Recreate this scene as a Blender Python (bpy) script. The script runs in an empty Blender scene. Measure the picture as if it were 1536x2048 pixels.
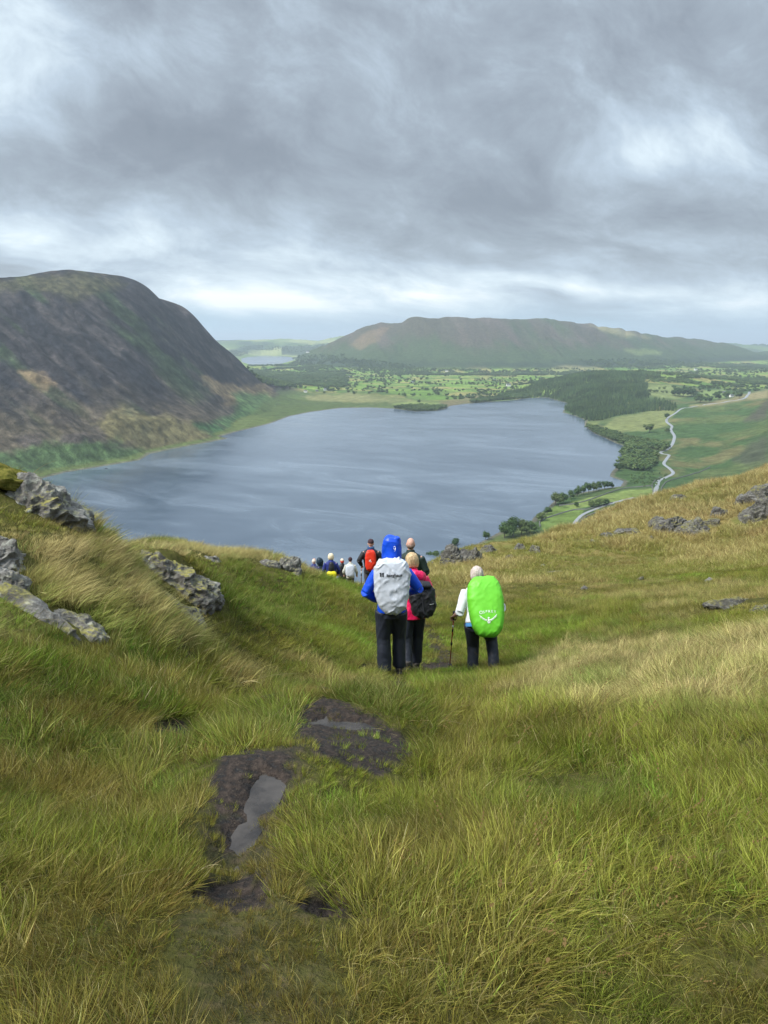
import bpy, bmesh, math, random
import numpy as np
from mathutils import Vector, Matrix, noise as mnoise
from mathutils.bvhtree import BVHTree
random.seed(7); RNG = np.random.default_rng(7)
SC = bpy.context.scene
COL = SC.collection

# ------------------------------------------------------------------ camera
F = 1538.0; CX, CY = 768.0, 1024.0; PITCH = math.radians(12.68); EYE = 1.6
cam_d = bpy.data.cameras.new('camera'); cam = bpy.data.objects.new('camera', cam_d); COL.objects.link(cam)
cam_d.sensor_fit = 'VERTICAL'; cam_d.sensor_height = 36.0; cam_d.lens = 36.0 * F / 2048.0
cam_d.clip_start = 0.05; cam_d.clip_end = 200000.0
cam.location = (0, 0, EYE); cam.rotation_euler = (math.pi / 2 - PITCH, 0, 0)
SC.camera = cam
SC.view_settings.view_transform = 'Standard'; SC.view_settings.look = 'None'
SC.view_settings.exposure = 0.55; SC.view_settings.gamma = 1.0
SC.cycles.use_denoising = True
SC.cycles.max_bounces = 6; SC.cycles.volume_bounces = 0; SC.cycles.transparent_max_bounces = 8
SC.cycles.caustics_reflective = False; SC.cycles.caustics_refractive = False
SC.cycles.sample_clamp_indirect = 4.0
CT, ST = math.cos(PITCH), math.sin(PITCH)

def P(u, v, y):
    """photo pixel + distance ahead (m) -> point in the world"""
    up = (CY - v) / F; rx = (u - CX) / F
    dy = CT + up * ST; dz = -ST + up * CT
    t = y / dy
    return (rx * t, y, EYE + dz * t)
def Pz(u, v, z):
    up = (CY - v) / F; rx = (u - CX) / F
    dy = CT + up * ST; dz = -ST + up * CT
    t = (z - EYE) / dz
    return (rx * t, dy * t, z)
def proj(x, y, z):
    x = np.asarray(x, float); y = np.asarray(y, float); z = np.asarray(z, float) - EYE
    fw = y * CT - z * ST; up = y * ST + z * CT
    fw = np.maximum(fw, 1e-3)
    return CX + F * x / fw, CY - F * up / fw

# ------------------------------------------------------------------ node helpers
class NT:
    def __init__(s, tree): s.t = tree; s.n = tree.nodes; s.l = tree.links
    def node(s, typ, ins=None, **props):
        nd = s.n.new(typ)
        for k, v in props.items(): setattr(nd, k, v)
        for k, v in (ins or {}).items():
            sock = nd.inputs[k]
            if isinstance(v, (E,)): v = v.s
            if isinstance(v, bpy.types.NodeSocket): s.l.new(v, sock)
            else: sock.default_value = v
        return nd
    def e(s, sock): return E(s, sock)
    def ramp(s, fac, stops, interp='LINEAR'):
        r = s.n.new('ShaderNodeValToRGB'); r.color_ramp.interpolation = interp
        el = r.color_ramp.elements
        while len(el) < len(stops): el.new(0.5)
        for e_, (p, c) in zip(el, stops):
            e_.position = p; e_.color = (*c, 1) if len(c) == 3 else c
        s.l.new(fac.s if isinstance(fac, E) else fac, r.inputs[0])
        return r.outputs[0]
    def mix(s, fac, a, b, mode='MIX'):
        m = s.n.new('ShaderNodeMix'); m.data_type = 'RGBA'; m.blend_type = mode
        for i, v in ((0, fac), (6, a), (7, b)):
            if isinstance(v, E): v = v.s
            if isinstance(v, bpy.types.NodeSocket): s.l.new(v, m.inputs[i])
            else: m.inputs[i].default_value = (*v, 1) if isinstance(v, tuple) and len(v) == 3 else v
        return m.outputs[2]
    def noise(s, vec, scale, detail=5, rough=0.5, dist=0.0, col=False):
        nd = s.node('ShaderNodeTexNoise', {'Scale': scale, 'Detail': detail, 'Roughness': rough, 'Distortion': dist})
        if vec is not None: s.l.new(vec.s if isinstance(vec, E) else vec, nd.inputs['Vector'])
        return nd.outputs['Color'] if col else E(s, nd.outputs['Fac'])
class E:
    def __init__(s, nt, sock): s.nt = nt; s.s = sock
    def _op(s, op, b=None, c=None, rev=False):
        m = s.nt.n.new('ShaderNodeMath'); m.operation = op
        args = [s, b, c]
        if rev: args = [b, s, c]
        for i, v in enumerate(args):
            if v is None: continue
            if isinstance(v, E): s.nt.l.new(v.s, m.inputs[i])
            else: m.inputs[i].default_value = float(v)
        return E(s.nt, m.outputs[0])
    def __add__(s, o): return s._op('ADD', o)
    __radd__ = __add__
    def __sub__(s, o): return s._op('SUBTRACT', o)
    def __rsub__(s, o): return s._op('SUBTRACT', o, rev=True)
    def __mul__(s, o): return s._op('MULTIPLY', o)
    __rmul__ = __mul__
    def __truediv__(s, o): return s._op('DIVIDE', o)
    def __rtruediv__(s, o): return s._op('DIVIDE', o, rev=True)
    def pow(s, o): return s._op('POWER', o)
    def exp(s): return s._op('EXPONENT')
    def mx(s, o): return s._op('MAXIMUM', o)
    def mn(s, o): return s._op('MINIMUM', o)
    def sm(s, a, b):
        m = s.nt.n.new('ShaderNodeMapRange'); m.interpolation_type = 'SMOOTHSTEP'
        s.nt.l.new(s.s, m.inputs[0]); m.inputs[1].default_value = a; m.inputs[2].default_value = b
        return E(s.nt, m.outputs[0])

# ------------------------------------------------------------------ sky
SUN_EL, SUN_AZ = math.radians(50), math.radians(-115)    # soft light from high on the left
W = bpy.data.worlds.new('World'); SC.world = W; W.use_nodes = True
W.node_tree.nodes.clear(); nt = NT(W.node_tree)
tc = nt.node('ShaderNodeTexCoord'); sp = nt.node('ShaderNodeSeparateXYZ', {0: tc.outputs['Generated']})
dx, dy, dz = (nt.e(sp.outputs[i]) for i in range(3))
zc = dz.mx(0.0)
az = dx / dy.mx(0.05); el = dz / dy.mx(0.05)
def comb(x, y, z=0.0):
    return nt.node('ShaderNodeCombineXYZ', {0: x, 1: y, 2: z}).outputs[0]
ge = (el.mx(-0.03) + 0.07)._op('LOGARITHM', math.e) * 0.42
lo = 1.0 - el.sm(0.03, 0.22)
w1 = nt.noise(comb(az * 1.0 + 2.0, ge * 1.0 + 4.0, 0.7), 2.2, 4, 0.55)
pw = comb(az + w1 * 0.16 + ge * 0.25, ge + w1 * 0.10 + az * 0.08, 1.3)
n1 = nt.noise(pw, 3.0, 10, 0.56, 0.15)
n2 = nt.noise(pw, 7.0, 10, 0.66, 0.35)
n0 = nt.noise(comb(az + 5.0, ge + az * 0.15, 2.2), 1.5, 3, 0.5, 0.2)
def blob(u, v, su, sv, amp, tilt=0.0):
    a0 = (u - CX) / F
    ang = math.atan((CY - v) / F) - PITCH
    e0 = math.tan(ang); k = 1.0 / F
    du = az - a0; dv = el - e0 - du * tilt
    q = (du / (su * k)) * (du / (su * k)) + (dv / (sv * k)) * (dv / (sv * k))
    return (q * -1.0).exp() * amp
b = (n1 - 0.5) * 1.2 + (n2 - 0.5) * 0.8 + (n0 - 0.5) * 0.65 + 0.475
for a_ in ((420, 330, 520, 75, -.17, .02), (1180, 400, 520, 60, -.16, .0), (1000, 150, 300, 110, -.15, -.1), (80, 250, 260, 80, -.09),
           (660, 420, 200, 60, .16), (1340, 250, 130, 70, .15, .5), (300, 90, 330, 50, .09), (60, 60, 200, 60, .05), (1400, 60, 260, 60, -.06),
           (520, 612, 200, 26, .30), (1080, 566, 300, 16, .24, -.12), (250, 480, 300, 40, .08), (1100, 480, 300, 30, .05), (800, 590, 900, 45, .17),
           (1536, 470, 200, 35, .06)):
    b = b + blob(*a_)
cl = nt.ramp(b.sm(0.0, 1.0) * 0.0 + b, [(0.0, (.165, .19, .225)), (0.25, (.205, .235, .275)), (0.44, (.275, .32, .37)), (0.62, (.38, .455, .53)), (0.8, (.56, .65, .71)), (1.0, (.84, .88, .89))])
sky = nt.node('ShaderNodeTexSky', sky_type='NISHITA', sun_disc=False, sun_elevation=SUN_EL, sun_rotation=SUN_AZ, air_density=1.0, dust_density=2.0)
skyc = nt.mix(1.0, sky.outputs[0], (0.10, 0.10, 0.10), 'MULTIPLY')
# low clear strip over the sea, cloud deck above; the deck is brightest overhead
hor = (1.0 - el.sm(0.008, 0.06)) * (n1.sm(0.62, 0.40) * 0.6 + 0.4)
hz = nt.ramp(hor, [(0.0, (0, 0, 0)), (1.0, (1, 1, 1))])
c1 = nt.mix(hor * 0.85, cl, (.40, .58, .70))
zen = dz.sm(0.40, 0.95) * 2.6 + 1.0
c2 = nt.node('ShaderNodeVectorMath', {0: c1}, operation='SCALE'); nt.l.new(zen.s, c2.inputs['Scale'])
c3 = nt.mix(0.93, skyc, c2.outputs[0])
below = nt.mix((dz * -1.0).sm(0.0, 0.02), c3, (.22, .28, .32))
bg = nt.node('ShaderNodeBackground', {'Color': below, 'Strength': 1.0})
out = nt.node('ShaderNodeOutputWorld', {0: bg.outputs[0]})
sun_d = bpy.data.lights.new('sun', 'SUN'); sun = bpy.data.objects.new('sun', sun_d); COL.objects.link(sun)
sun_d.energy = 3.8; sun_d.angle = math.radians(16); sun_d.color = (1.0, .96, .9)
sd = Vector((math.sin(SUN_AZ) * math.cos(SUN_EL), math.cos(SUN_AZ) * math.cos(SUN_EL), math.sin(SUN_EL)))
sun.rotation_euler = sd.to_track_quat('Z', 'Y').to_euler()

# ------------------------------------------------------------------ numpy noise
def _h(ix, iy, seed):
    n = (ix.astype(np.int64) * 374761393 + iy.astype(np.int64) * 668265263 + seed * 974634777) & 0xffffffff
    n = ((n ^ (n >> 13)) * 1274126177) & 0xffffffff
    return ((n ^ (n >> 16)) & 0xffff) / 65535.0
def vnoise(x, y, seed=0):
    x = np.asarray(x, float); y = np.asarray(y, float)
    ix = np.floor(x); iy = np.floor(y); fx = x - ix; fy = y - iy
    fx = fx * fx * (3 - 2 * fx); fy = fy * fy * (3 - 2 * fy)
    a = _h(ix, iy, seed); b_ = _h(ix + 1, iy, seed); c = _h(ix, iy + 1, seed); d = _h(ix + 1, iy + 1, seed)
    return (a + (b_ - a) * fx) * (1 - fy) + (c + (d - c) * fx) * fy
def fbm(x, y, oct=4, seed=0, gain=0.5):
    t = 0; a = 1; s = 0
    for o in range(oct):
        t = t + a * (vnoise(x * 2 ** o + 13.7 * o, y * 2 ** o - 7.1 * o, seed + o) - 0.5); s += a; a *= gain
    return t / s * 2          # about -1..1
def ridged(x, y, oct=4, seed=0):
    t = 0; a = 1; s = 0
    for o in range(oct):
        t = t + a * (1 - 2 * np.abs(vnoise(x * 2 ** o + 3.3 * o, y * 2 ** o + 9.2 * o, seed + o) - 0.5)); s += a; a *= 0.5
    return t / s
def sst(a, b, x):
    t = np.clip((x - a) / (b - a), 0, 1); return t * t * (3 - 2 * t)
def inpoly(px, py, poly):
    px = np.asarray(px, float); py = np.asarray(py, float); r = np.zeros(px.shape, bool)
    n = len(poly)
    for i in range(n):
        x1, y1 = poly[i]; x2, y2 = poly[(i + 1) % n]
        if y1 == y2: continue
        c = ((y1 > py) != (y2 > py)) & (px < (x2 - x1) * (py - y1) / (y2 - y1) + x1); r ^= c
    return r
def polydist(px, py, poly, closed=True):
    px = np.asarray(px, float); py = np.asarray(py, float); d = np.full(px.shape, 1e18)
    n = len(poly)
    for i in range(n if closed else n - 1):
        x1, y1 = poly[i][:2]; x2, y2 = poly[(i + 1) % n][:2]
        ex, ey = x2 - x1, y2 - y1; L = ex * ex + ey * ey + 1e-12
        t = np.clip(((px - x1) * ex + (py - y1) * ey) / L, 0, 1)
        d = np.minimum(d, (px - x1 - t * ex) ** 2 + (py - y1 - t * ey) ** 2)
    return np.sqrt(d)
class TPS:
    def __init__(s, pts, lam=1e-4):
        pts = np.array(pts, float); s.c = pts[:, :2]; n = len(pts)
        K = s.k(np.hypot(*(s.c[:, None] - s.c[None]).transpose(2, 0, 1)))
        Pm = np.c_[np.ones(n), s.c]; A = np.zeros((n + 3, n + 3))
        A[:n, :n] = K + lam * np.eye(n); A[:n, n:] = Pm; A[n:, :n] = Pm.T
        s.w = np.linalg.solve(A, np.r_[pts[:, 2], 0, 0, 0])
    @staticmethod
    def k(r): return np.where(r > 1e-9, r * r * np.log(np.maximum(r, 1e-9)), 0)
    def __call__(s, a, b_):
        a = np.asarray(a, float); b_ = np.asarray(b_, float); sh = a.shape; a = a.ravel(); b_ = b_.ravel()
        out = np.empty(a.shape); n = len(s.c)
        for i in range(0, len(a), 60000):
            A = a[i:i + 60000]; B = b_[i:i + 60000]
            out[i:i + 60000] = s.k(np.hypot(A[:, None] - s.c[:, 0], B[:, None] - s.c[:, 1])) @ s.w[:n] + s.w[n] + s.w[n + 1] * A + s.w[n + 2] * B
        return out.reshape(sh)

# ------------------------------------------------------------------ object helpers
def tag(o, label=None, cat=None, group=None, kind=None):
    if label: o['label'] = label
    if cat: o['category'] = cat
    if group: o['group'] = group
    if kind: o['kind'] = kind
    return o
def mesh_np(name, verts, faces, mats=(), smooth=True, parent=None, link=True):
    me = bpy.data.meshes.new(name)
    verts = np.asarray(verts, np.float32); faces = np.asarray(faces, np.int32)
    k = faces.shape[1]
    me.vertices.add(len(verts)); me.vertices.foreach_set('co', verts.ravel())
    me.loops.add(faces.size); me.loops.foreach_set('vertex_index', faces.ravel())
    me.polygons.add(len(faces)); me.polygons.foreach_set('loop_start', np.arange(0, faces.size, k, dtype=np.int32))
    me.update(calc_edges=True)
    if smooth: me.polygons.foreach_set('use_smooth', np.ones(len(faces), bool))
    for m in mats: me.materials.append(m)
    o = bpy.data.objects.new(name, me)
    if link: COL.objects.link(o)
    if parent: o.parent = parent
    return o
def set_col(me, name, cols):
    at = me.attributes.new(name, 'FLOAT_COLOR', 'POINT')
    c = np.ones((len(me.vertices), 4), np.float32); c[:, :cols.shape[1]] = cols
    at.data.foreach_set('color', c.ravel())
def empty(name, loc, rz=0.0):
    o = bpy.data.objects.new(name, None); COL.objects.link(o); o.location = loc; o.rotation_euler = (0, 0, rz)
    o.empty_display_size = 0.2
    return o
def mat(name, col=(.5, .5, .5), rough=0.7, spec=0.3, build=None):
    m = bpy.data.materials.new(name); m.use_nodes = True; m.node_tree.nodes.clear(); n = NT(m.node_tree)
    b_ = n.node('ShaderNodeBsdfPrincipled', {'Roughness': rough, 'Specular IOR Level': spec, 'Base Color': (*col, 1)})
    o = n.node('ShaderNodeOutputMaterial', {0: b_.outputs[0]})
    if build: build(n, b_)
    return m
def bump(n, b_, h, strength, dist):
    bp = n.node('ShaderNodeBump', {'Strength': strength, 'Distance': dist, 'Height': h})
    n.l.new(bp.outputs[0], b_.inputs['Normal'])
# ------------------------------------------------------------------ terrain function
LZ = -250.0                                   # lake level
SHORE_PX = [(60,963),(130,945),(210,932),(280,920),(300,908),(350,897),(415,885),(455,877),(440,873),(470,864),(500,857),(540,847),(580,832),(620,824),(680,816),
 (740,815),(785,817),(830,823),(870,822),(890,818),(900,812),(930,808),(990,803),(1030,800),(1060,796),(1092,795),(1118,802),(1139,808),(1128,818),(1125,825),(1150,832),
 (1170,840),(1168,852),(1190,868),(1210,876),(1230,886),(1247,892),(1245,905),(1241,925),(1222,945),(1220,953),(1248,963),(1241,973),(1210,977),(1160,986),(1110,1000),(1090,1022),(1068,1034),(1062,1043),
 (1030,1056),(1000,1064),(975,1078),(930,1100),(880,1135),(800,1180),(500,1220),(200,1180),(-60,1080),(-30,1000)]
SHORE = [Pz(u, v, LZ)[:2] for u, v in SHORE_PX]
TARN_PX = [(482,718),(495,714),(530,711),(560,712),(583,714),(589,720),(575,724),(560,728),(530,731),(500,729),(484,724)]
TZ = -228.0
TARN = [Pz(u, v, TZ)[:2] for u, v in TARN_PX]
fp = []      # far control points: (photo px u, v, distance)
def far(*rows):
    for u, v, y in rows:
        x, y, z = P(u, v, y); fp.append((x / y, math.log(y), z))
def farz(*rows):                 # given height instead: s, y, z
    for s, y, z in rows: fp.append((s, math.log(y), z))
for s in (-.8, -.6, -.4, -.2, 0, .2, .4, .6, .8):
    farz((s, 85, -30 + 14 * max(s, 0) - 6 * (s < 0)), (s, 200, -105), (s, 420, -195), (s, 700, -244))
farz((-.45, 1400, -249), (-.8, 1100, -249))
# left fell: crest, face, foot, back
FC = [(-200,575,2200),(0,555,2350),(80,546,2420),(150,540,2500),(230,551,2650),(290,571,2800),(345,606,2950),(375,620,3000),(400,645,3080),(430,679,3160),(456,701,3230),(480,722,3300),(497,742,3340),(525,764,3400),(570,779,3450)]
DF = [2.5, 2.5, 9.2, 4.5, 6.7, -1.1, 10.5, 2.6, 2.0, -0.1, 2.6, 2.8, 13.5, 13.5, 13.5]
far(*[(u, v + d, y) for (u, v, y), d in zip(FC, DF)])
for u, v, y in FC[:9]: fp.append(((u - CX) / F, math.log(y * 1.16), P(u, v, y)[2] - 70))
far((-200,700,1850),(0,650,2050),(150,650,2180),(290,670,2420),(380,700,2650),(440,740,2850),(480,765,2950),(520,785,3050))
far((-200,800,1600),(0,760,1780),(150,770,1880),(290,780,2080),(400,800,2330),(460,815,2500),(520,812,2720),(600,806,3050))
far((-200,900,1380),(0,880,1520),(120,880,1570),(250,865,1700),(350,860,1800),(430,846,2020))
farz((-.8, 3600, 60), (-.45, 3600, 30), (-.3, 3900, -80), (-.22, 4200, -170), (-.15, 4300, -232), (-.6, 5500, -100), (-.35, 5500, -190))
# plain ahead
for s in (-.12, -.05, .03, .1, .18):
    farz((s, 3500, -244), (s, 4200, -240), (s, 5200, -236))
farz((.25, 4700, -232), (.35, 4900, -225), (.5, 5000, -215), (-.13, 6200, -232), (-.17, 7500, -229), (-.12, 8600, -227), (-.19, 8600, -226), (-.15, 9600, -215), (-.3,9000,-190))
# hills past the tarn
far((455,680,13500),(500,683,13000),(560,690,12500),(600,688,12500),(640,690,12500),(690,682,12500))
farz((-.19,10500,-190),(-.1,10500,-200))
# back range: crest, face, foot, back
crest = [(590,714,7400),(640,697,7200),(690,673,7100),(730,655,7000),(762,645,7000),(800,650,7050),(846,654,7150),(870,640,7100),(890,636,7000),(930,641,7100),(965,635,7000),(1000,637,7050),(1040,641,7100),(1090,641,7200),(1130,643,7300),(1170,651,7500),(1210,655,7700),(1250,662,7900),(1300,670,8200),(1350,677,8500),(1400,679,8700),(1450,690,9000),(1490,700,9300),(1536,709,9600),(1650,716,9800)]
DC = [0.0] * 25
far(*[(u, v + d, y) for (u, v, y), d in zip(crest, DC)])
for u, v, y in crest[2::2]:
    fp.append(((u - CX) / F * 1.0, math.log(y * 1.35), -160.0)); fp.append(((u - CX) / F, math.log(y * 1.12), P(u, v, y)[2] - 60))
far((700,715,6300),(760,700,6250),(830,702,6200),(890,690,6250),(960,690,6250),(1040,695,6300),(1120,700,6400),(1200,705,6700),(1300,712,7000),(1400,715,7400),(1500,722,7800))
far((640,722,6800),(700,738,5900),(800,742,5700),(900,745,5650),(1000,747,5600),(1100,748,5600),(1200,742,5750),(1300,738,6000),(1450,736,6400),(1600,738,6500))
# wooded hill on the right bank
far((1060,781,3600),(1100,768,3700),(1140,756,3750),(1180,748,3750),(1220,746,3800),(1260,748,3850),(1300,743,3900),(1340,744,3950),(1380,752,4000),(1430,758,4100),(1536,763,4200))
far((1130,800,3000),(1180,790,3050),(1250,785,3100),(1320,790,3100),(1180,825,2700),(1250,830,2620),(1330,828,2560))
farz((.45, 3500, -214), (.52, 3300, -200))
# right bank: fields, road line, slope
far((1280,870,2050),(1300,900,1800),(1300,940,1500),(1290,965,1340),(1200,990,1200),(1120,1020,1090),(1180,1030,1060))
far((1350,945,1480),(1350,880,1850),(1345,845,2170),(1370,817,2500),(1420,806,2800),(1500,783,3300))
far((1420,960,1330),(1440,900,1640),(1450,860,1950),(1460,825,2330),(1530,940,1320),(1536,885,1560),(1536,840,1900),(1536,808,2300),(1536,785,2900),(1650,900,1300),(1700,800,1700),(1700,770,2600))
FAR = TPS(fp, 2e-6)

npnt = []    # near control points
def near(*rows):
    for u, v, y in rows:
        x, y, z = P(u, v, y); npnt.append((x / (y + 2), math.log(y + 2), z))
for s_ in (-.9, -.5, 0, .5, .9): npnt.append((s_, math.log(2.1), 0.30))
for s_ in (-1.0, 1.0): npnt.append((s_ * .8, math.log(5), 0.1 if s_ < 0 else -.1)); 
near((0,2048,1.42),(384,2048,1.45),(768,2048,1.45),(1152,2048,1.45),(1536,2048,1.42))
near((0,1700,2.15),(300,1700,2.25),(500,1650,2.55),(768,1700,2.3),(1100,1700,2.3),(1536,1700,2.15))
near((0,1420,3.5),(250,1480,3.6),(480,1520,3.75),(670,1535,3.7),(900,1500,4.0),(1200,1500,3.5),(1536,1450,3.4))
near((60,1300,4.4),(250,1330,5.3),(450,1400,5.9),(650,1420,6.0),(768,1400,6.6),(1000,1400,6.3),(1250,1400,5.0),(1536,1350,4.7))
near((768,1345,9.6),(640,1320,9.3),(450,1300,8.3),(980,1330,11.0),(820,1325,11.3),(1150,1320,9.0),(1300,1320,7.2),(1500,1290,6.6))
near((0,1160,5.6),(150,1230,5.6),(200,1150,6.4),(0,1040,6.6),(0,950,7.6),(60,985,7.6),(125,1030,7.4),(200,1068,7.7),(245,1096,8.2),(-200,900,7.8),(-300,1100,6))
near((340,1215,7.8),(380,1170,9.0),(440,1190,9.4),(300,1130,8.9),(350,1110,9.8),(480,1230,11.0))
near((300,1092,15),(380,1095,15.5),(470,1106,16),(560,1117,16.5),(600,1146,17.3),(640,1160,18),(700,1173,18.8),(560,1200,14),(660,1240,13.5),(768,1215,17))
near((820,1200,19),(1000,1220,18.5),(1150,1230,16.5),(1300,1230,14),(1500,1220,12.5))
near((900,1160,26),(1050,1160,26),(1250,1160,24),(1450,1150,23))
near((1000,1110,38),(1200,1100,38),(1400,1090,38),(1536,1080,36))
NC = [(860,1128,36),(905,1104,42),(960,1094,45),(1000,1086,47),(1050,1077,49),(1100,1063,51),(1160,1051,53),(1200,1031,55),(1240,1012,57),(1290,996,59),(1330,986,61),(1400,972,64),(1450,962,66),(1500,945,68),(1536,935,70),(1650,905,72)]
DN = [7.0, 4.4, 33.0, 41.6, 45.1, 4.8, 11.5, 11.8, -1.8, 8.4, -3.1, 45.7, 41.9, 7.5, 9.7, 9.7]
near(*[(u, v + d, y) for (u, v, y), d in zip(NC, DN)])
for s_, y_, z_ in ((-.35, 11, -3.2), (-.5, 12, -4), (-.28, 10.5, -2.6), (-.3, 19, -4.8), (-.2, 21, -5.6), (-.12, 21, -5.9), (-.08, 22, -6.1), (-.03, 23, -6.4), (-.05, 28.5, -8.0), (-.05, 34, -9.9), (-.1, 34, -10.2),
                   (-.5, 25, -9), (-.25, 30, -10.5), (-.1, 50, -19), (-.4, 50, -22), (0.0, 45, -16), (-.7, 70, -34), (-.2, 85, -36), (.05, 62, -24), (.1, 85, -32), (.3, 95, -24), (.5, 110, -24), (.7, 110, -20)):
    npnt.append((s_ * y_ / (y_ + 2), math.log(y_ + 2), z_))
NEAR = TPS(npnt, 4e-5)

# bare peat patches: photo polygon, is there water in it
MUD_PX = [([(590,1502),(640,1490),(700,1500),(760,1505),(830,1510),(835,1535),(770,1548),(735,1572),(650,1578),(612,1550),(585,1520)], 1),
          ([(420,1630),(440,1575),(480,1555),(540,1568),(600,1590),(585,1622),(520,1650),(500,1695),(440,1703),(412,1680)], 1),
          ([(430,1712),(520,1700),(548,1750),(520,1805),(470,1830),(425,1790)], 0),
          ([(480,1432),(530,1425),(585,1445),(560,1466),(500,1462)], 0), ([(318,1450),(360,1440),(425,1462),(400,1482),(335,1472)], 0),
          ([(395,1500),(430,1488),(445,1515),(420,1545),(390,1540)], 0), ([(640,1445),(700,1440),(705,1458),(650,1460)], 0),
          ([(840,1325),(905,1325),(910,1337),(850,1338)], 0), ([(780,1370),(830,1370),(830,1384),(780,1386)], 0), ([(600,1800),(640,1795),(650,1825),(610,1832)], 0),
          ([(390,1915),(425,1908),(440,1945),(405,1950)], 0), ([(715,1325),(740,1325),(740,1336),(712,1336)], 0), ([(1400,1700),(1450,1690),(1460,1720),(1410,1725)], 0)]
WATER_PX = [[(605,1508),(650,1500),(720,1506),(750,1512),(750,1535),(725,1560),(660,1572),(618,1545)],
            [(505,1592),(545,1588),(572,1602),(545,1628),(510,1652),(495,1690),(452,1696),(440,1688),(470,1640)]]

CREST_FIX = None
def smoothed_crest():
    us = np.arange(596, 1640, 8.0); cu = [c[0] for c in crest]
    return list(zip(us, np.interp(us, cu, [c[1] for c in crest]) + fbm(us / 30, us * 0, 3, 77) * 1.2, np.interp(us, cu, [c[2] for c in crest])))
def Zfar(x, y):
    s = x / y; ly = np.log(y)
    z = FAR(s, ly)
    u, v = proj(x, y, z)
    rel = np.clip(z - LZ, 0, None)
    amp = np.clip(rel / 120, 0, 1)
    left = sst(-.02, -.16, s) * (y < 5000) * (y > 900)
    w_ = fbm(x / 400, y / 400, 3, 9) * 45
    left = left * (.12 + .88 * sst(4, 75, v - np.interp(u, [p[0] for p in FC], [p[1] for p in FC])))
    q1 = (u * .62 + v * -.78 + w_) ; q2 = (u * .78 + v * .62)
    z = z + left * amp * ((ridged(q1 / 62, q2 / 420, 4, 3) - .62) * 46 + (ridged(q1 / 17, q2 / 110, 3, 31) - .62) * 15)
    z = z + left * amp * fbm(x / 90, y / 90, 4, 21) * 7
    back = sst(5600, 6300, y) * (s > -.14) * amp
    z = z + back * ((ridged(x / 700 + .3 * y / 900, y / 2600, 5, 5) - .6) * 120 + fbm(x / 260, y / 400, 4, 6) * 16)
    z = z + fbm(x / 260, y / 260, 4, 12) * (1.2 + amp * 7)
    rr = sst(.33, .45, s) * (y < 3500) * amp
    z = z + rr * (ridged(x / 130 - y / 400, y / 300, 4, 15) - .5) * 22
    if CREST_FIX is not None:
        cs, cz, cy = CREST_FIX; z = z + np.interp(s, cs, cz, 0, 0) * np.exp(-((ly - np.log(np.interp(s, cs, cy))) / .07) ** 2)
    # lakes
    for poly, lz in ((SHORE, LZ), (TARN, TZ)):
        d = polydist(x, y, poly); ins = inpoly(x, y, poly)
        d = d + fbm(x / 45, y / 45, 3, 8) * 7 * np.clip(d / 10, 0, 1) * (lz == LZ)
        k = sst(0, 90 if lz == LZ else 300, d)
        zo = lz + 0.7 + np.minimum(d, 60) * .04 + np.maximum(z - lz - 2, 0) * k
        zi = lz - np.minimum(d * .15, 12) - 1.0
        z = np.where(ins, zi, np.where(d < (150 if lz == LZ else 400), np.maximum(zo, lz + .7), np.maximum(z, LZ + 1.5) if lz == LZ else z))
    z = np.where(y > 12800, z - sst(13000, 17000, y) * 200, z)
    return np.where(y > 15000, np.maximum(np.minimum(z, -338 + 12 * fbm(x / 1500, y / 1500, 3, 2)), -345) , z)
_c = []
for u, v, y in smoothed_crest():
    x_, y_, z_ = P(u, v, y); _c.append((x_ / y_, z_ - float(Zfar(np.array([x_]), np.array([y_]))[0]), y_))
CREST_FIX = tuple(np.array(_c).T)
def Znear0(x, y):
    x = np.asarray(x, float); y = np.asarray(y, float)
    return NEAR(x / (y + 2), np.log(y + 2))
# world outlines of peat patches on the smooth ground (march the pixel ray)
def hit(u, v, f=None):
    f = f or Znear0
    ys = np.concatenate([np.arange(.8, 12, .02), np.arange(12, 110, .1)])
    up = (CY - v) / F; t = ys / (CT + up * ST); xs = (u - CX) / F * t; zs = EYE + (-ST + up * CT) * t
    g = f(xs, ys); i = np.argmax(zs < g)
    return float(xs[i]), float(ys[i]), float(g[i])
MUDS = []
for poly, wet in MUD_PX:
    w = [hit(*p) for p in poly]; MUDS.append(([p[:2] for p in w], wet, float(np.mean([p[2] for p in w]))))
WATERS = []
for poly, (mp, wet, mz) in zip(WATER_PX, MUDS):
    w = [hit(*p) for p in poly]
    WATERS.append(([p[:2] for p in w], float(np.mean([p[2] for p in w])) + (.055 if not WATERS else -.01)))
def mudmask(x, y):
    m = np.zeros(np.shape(x))
    n = fbm(np.asarray(x) * 9, np.asarray(y) * 9, 4, 4) * .10 + fbm(np.asarray(x) * 3, np.asarray(y) * 3, 3, 5) * .11
    for poly, wet, mz in MUDS:
        d = polydist(x, y, poly) * np.where(inpoly(x, y, poly), 1, -1)
        m = np.maximum(m, sst(-.03, .03, d + n * (1.0 if wet else 1.3)))
    return m
PATH = [hit(*p)[:2] for p in ((560,2080),(500,1900),(475,1760),(520,1610),(600,1560),(680,1510),(600,1460),(640,1425),(720,1400),(800,1375),(790,1345),(850,1330),(900,1328))] + [(.9, 14), (.3, 18.5), (-.6, 22)]
def pathmask(x, y):
    d = polydist(x, y, PATH, False) + fbm(x / .35, y / .35, 4, 52) * .16
    return sst(.26, .08, d) * (y < 24)
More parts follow.
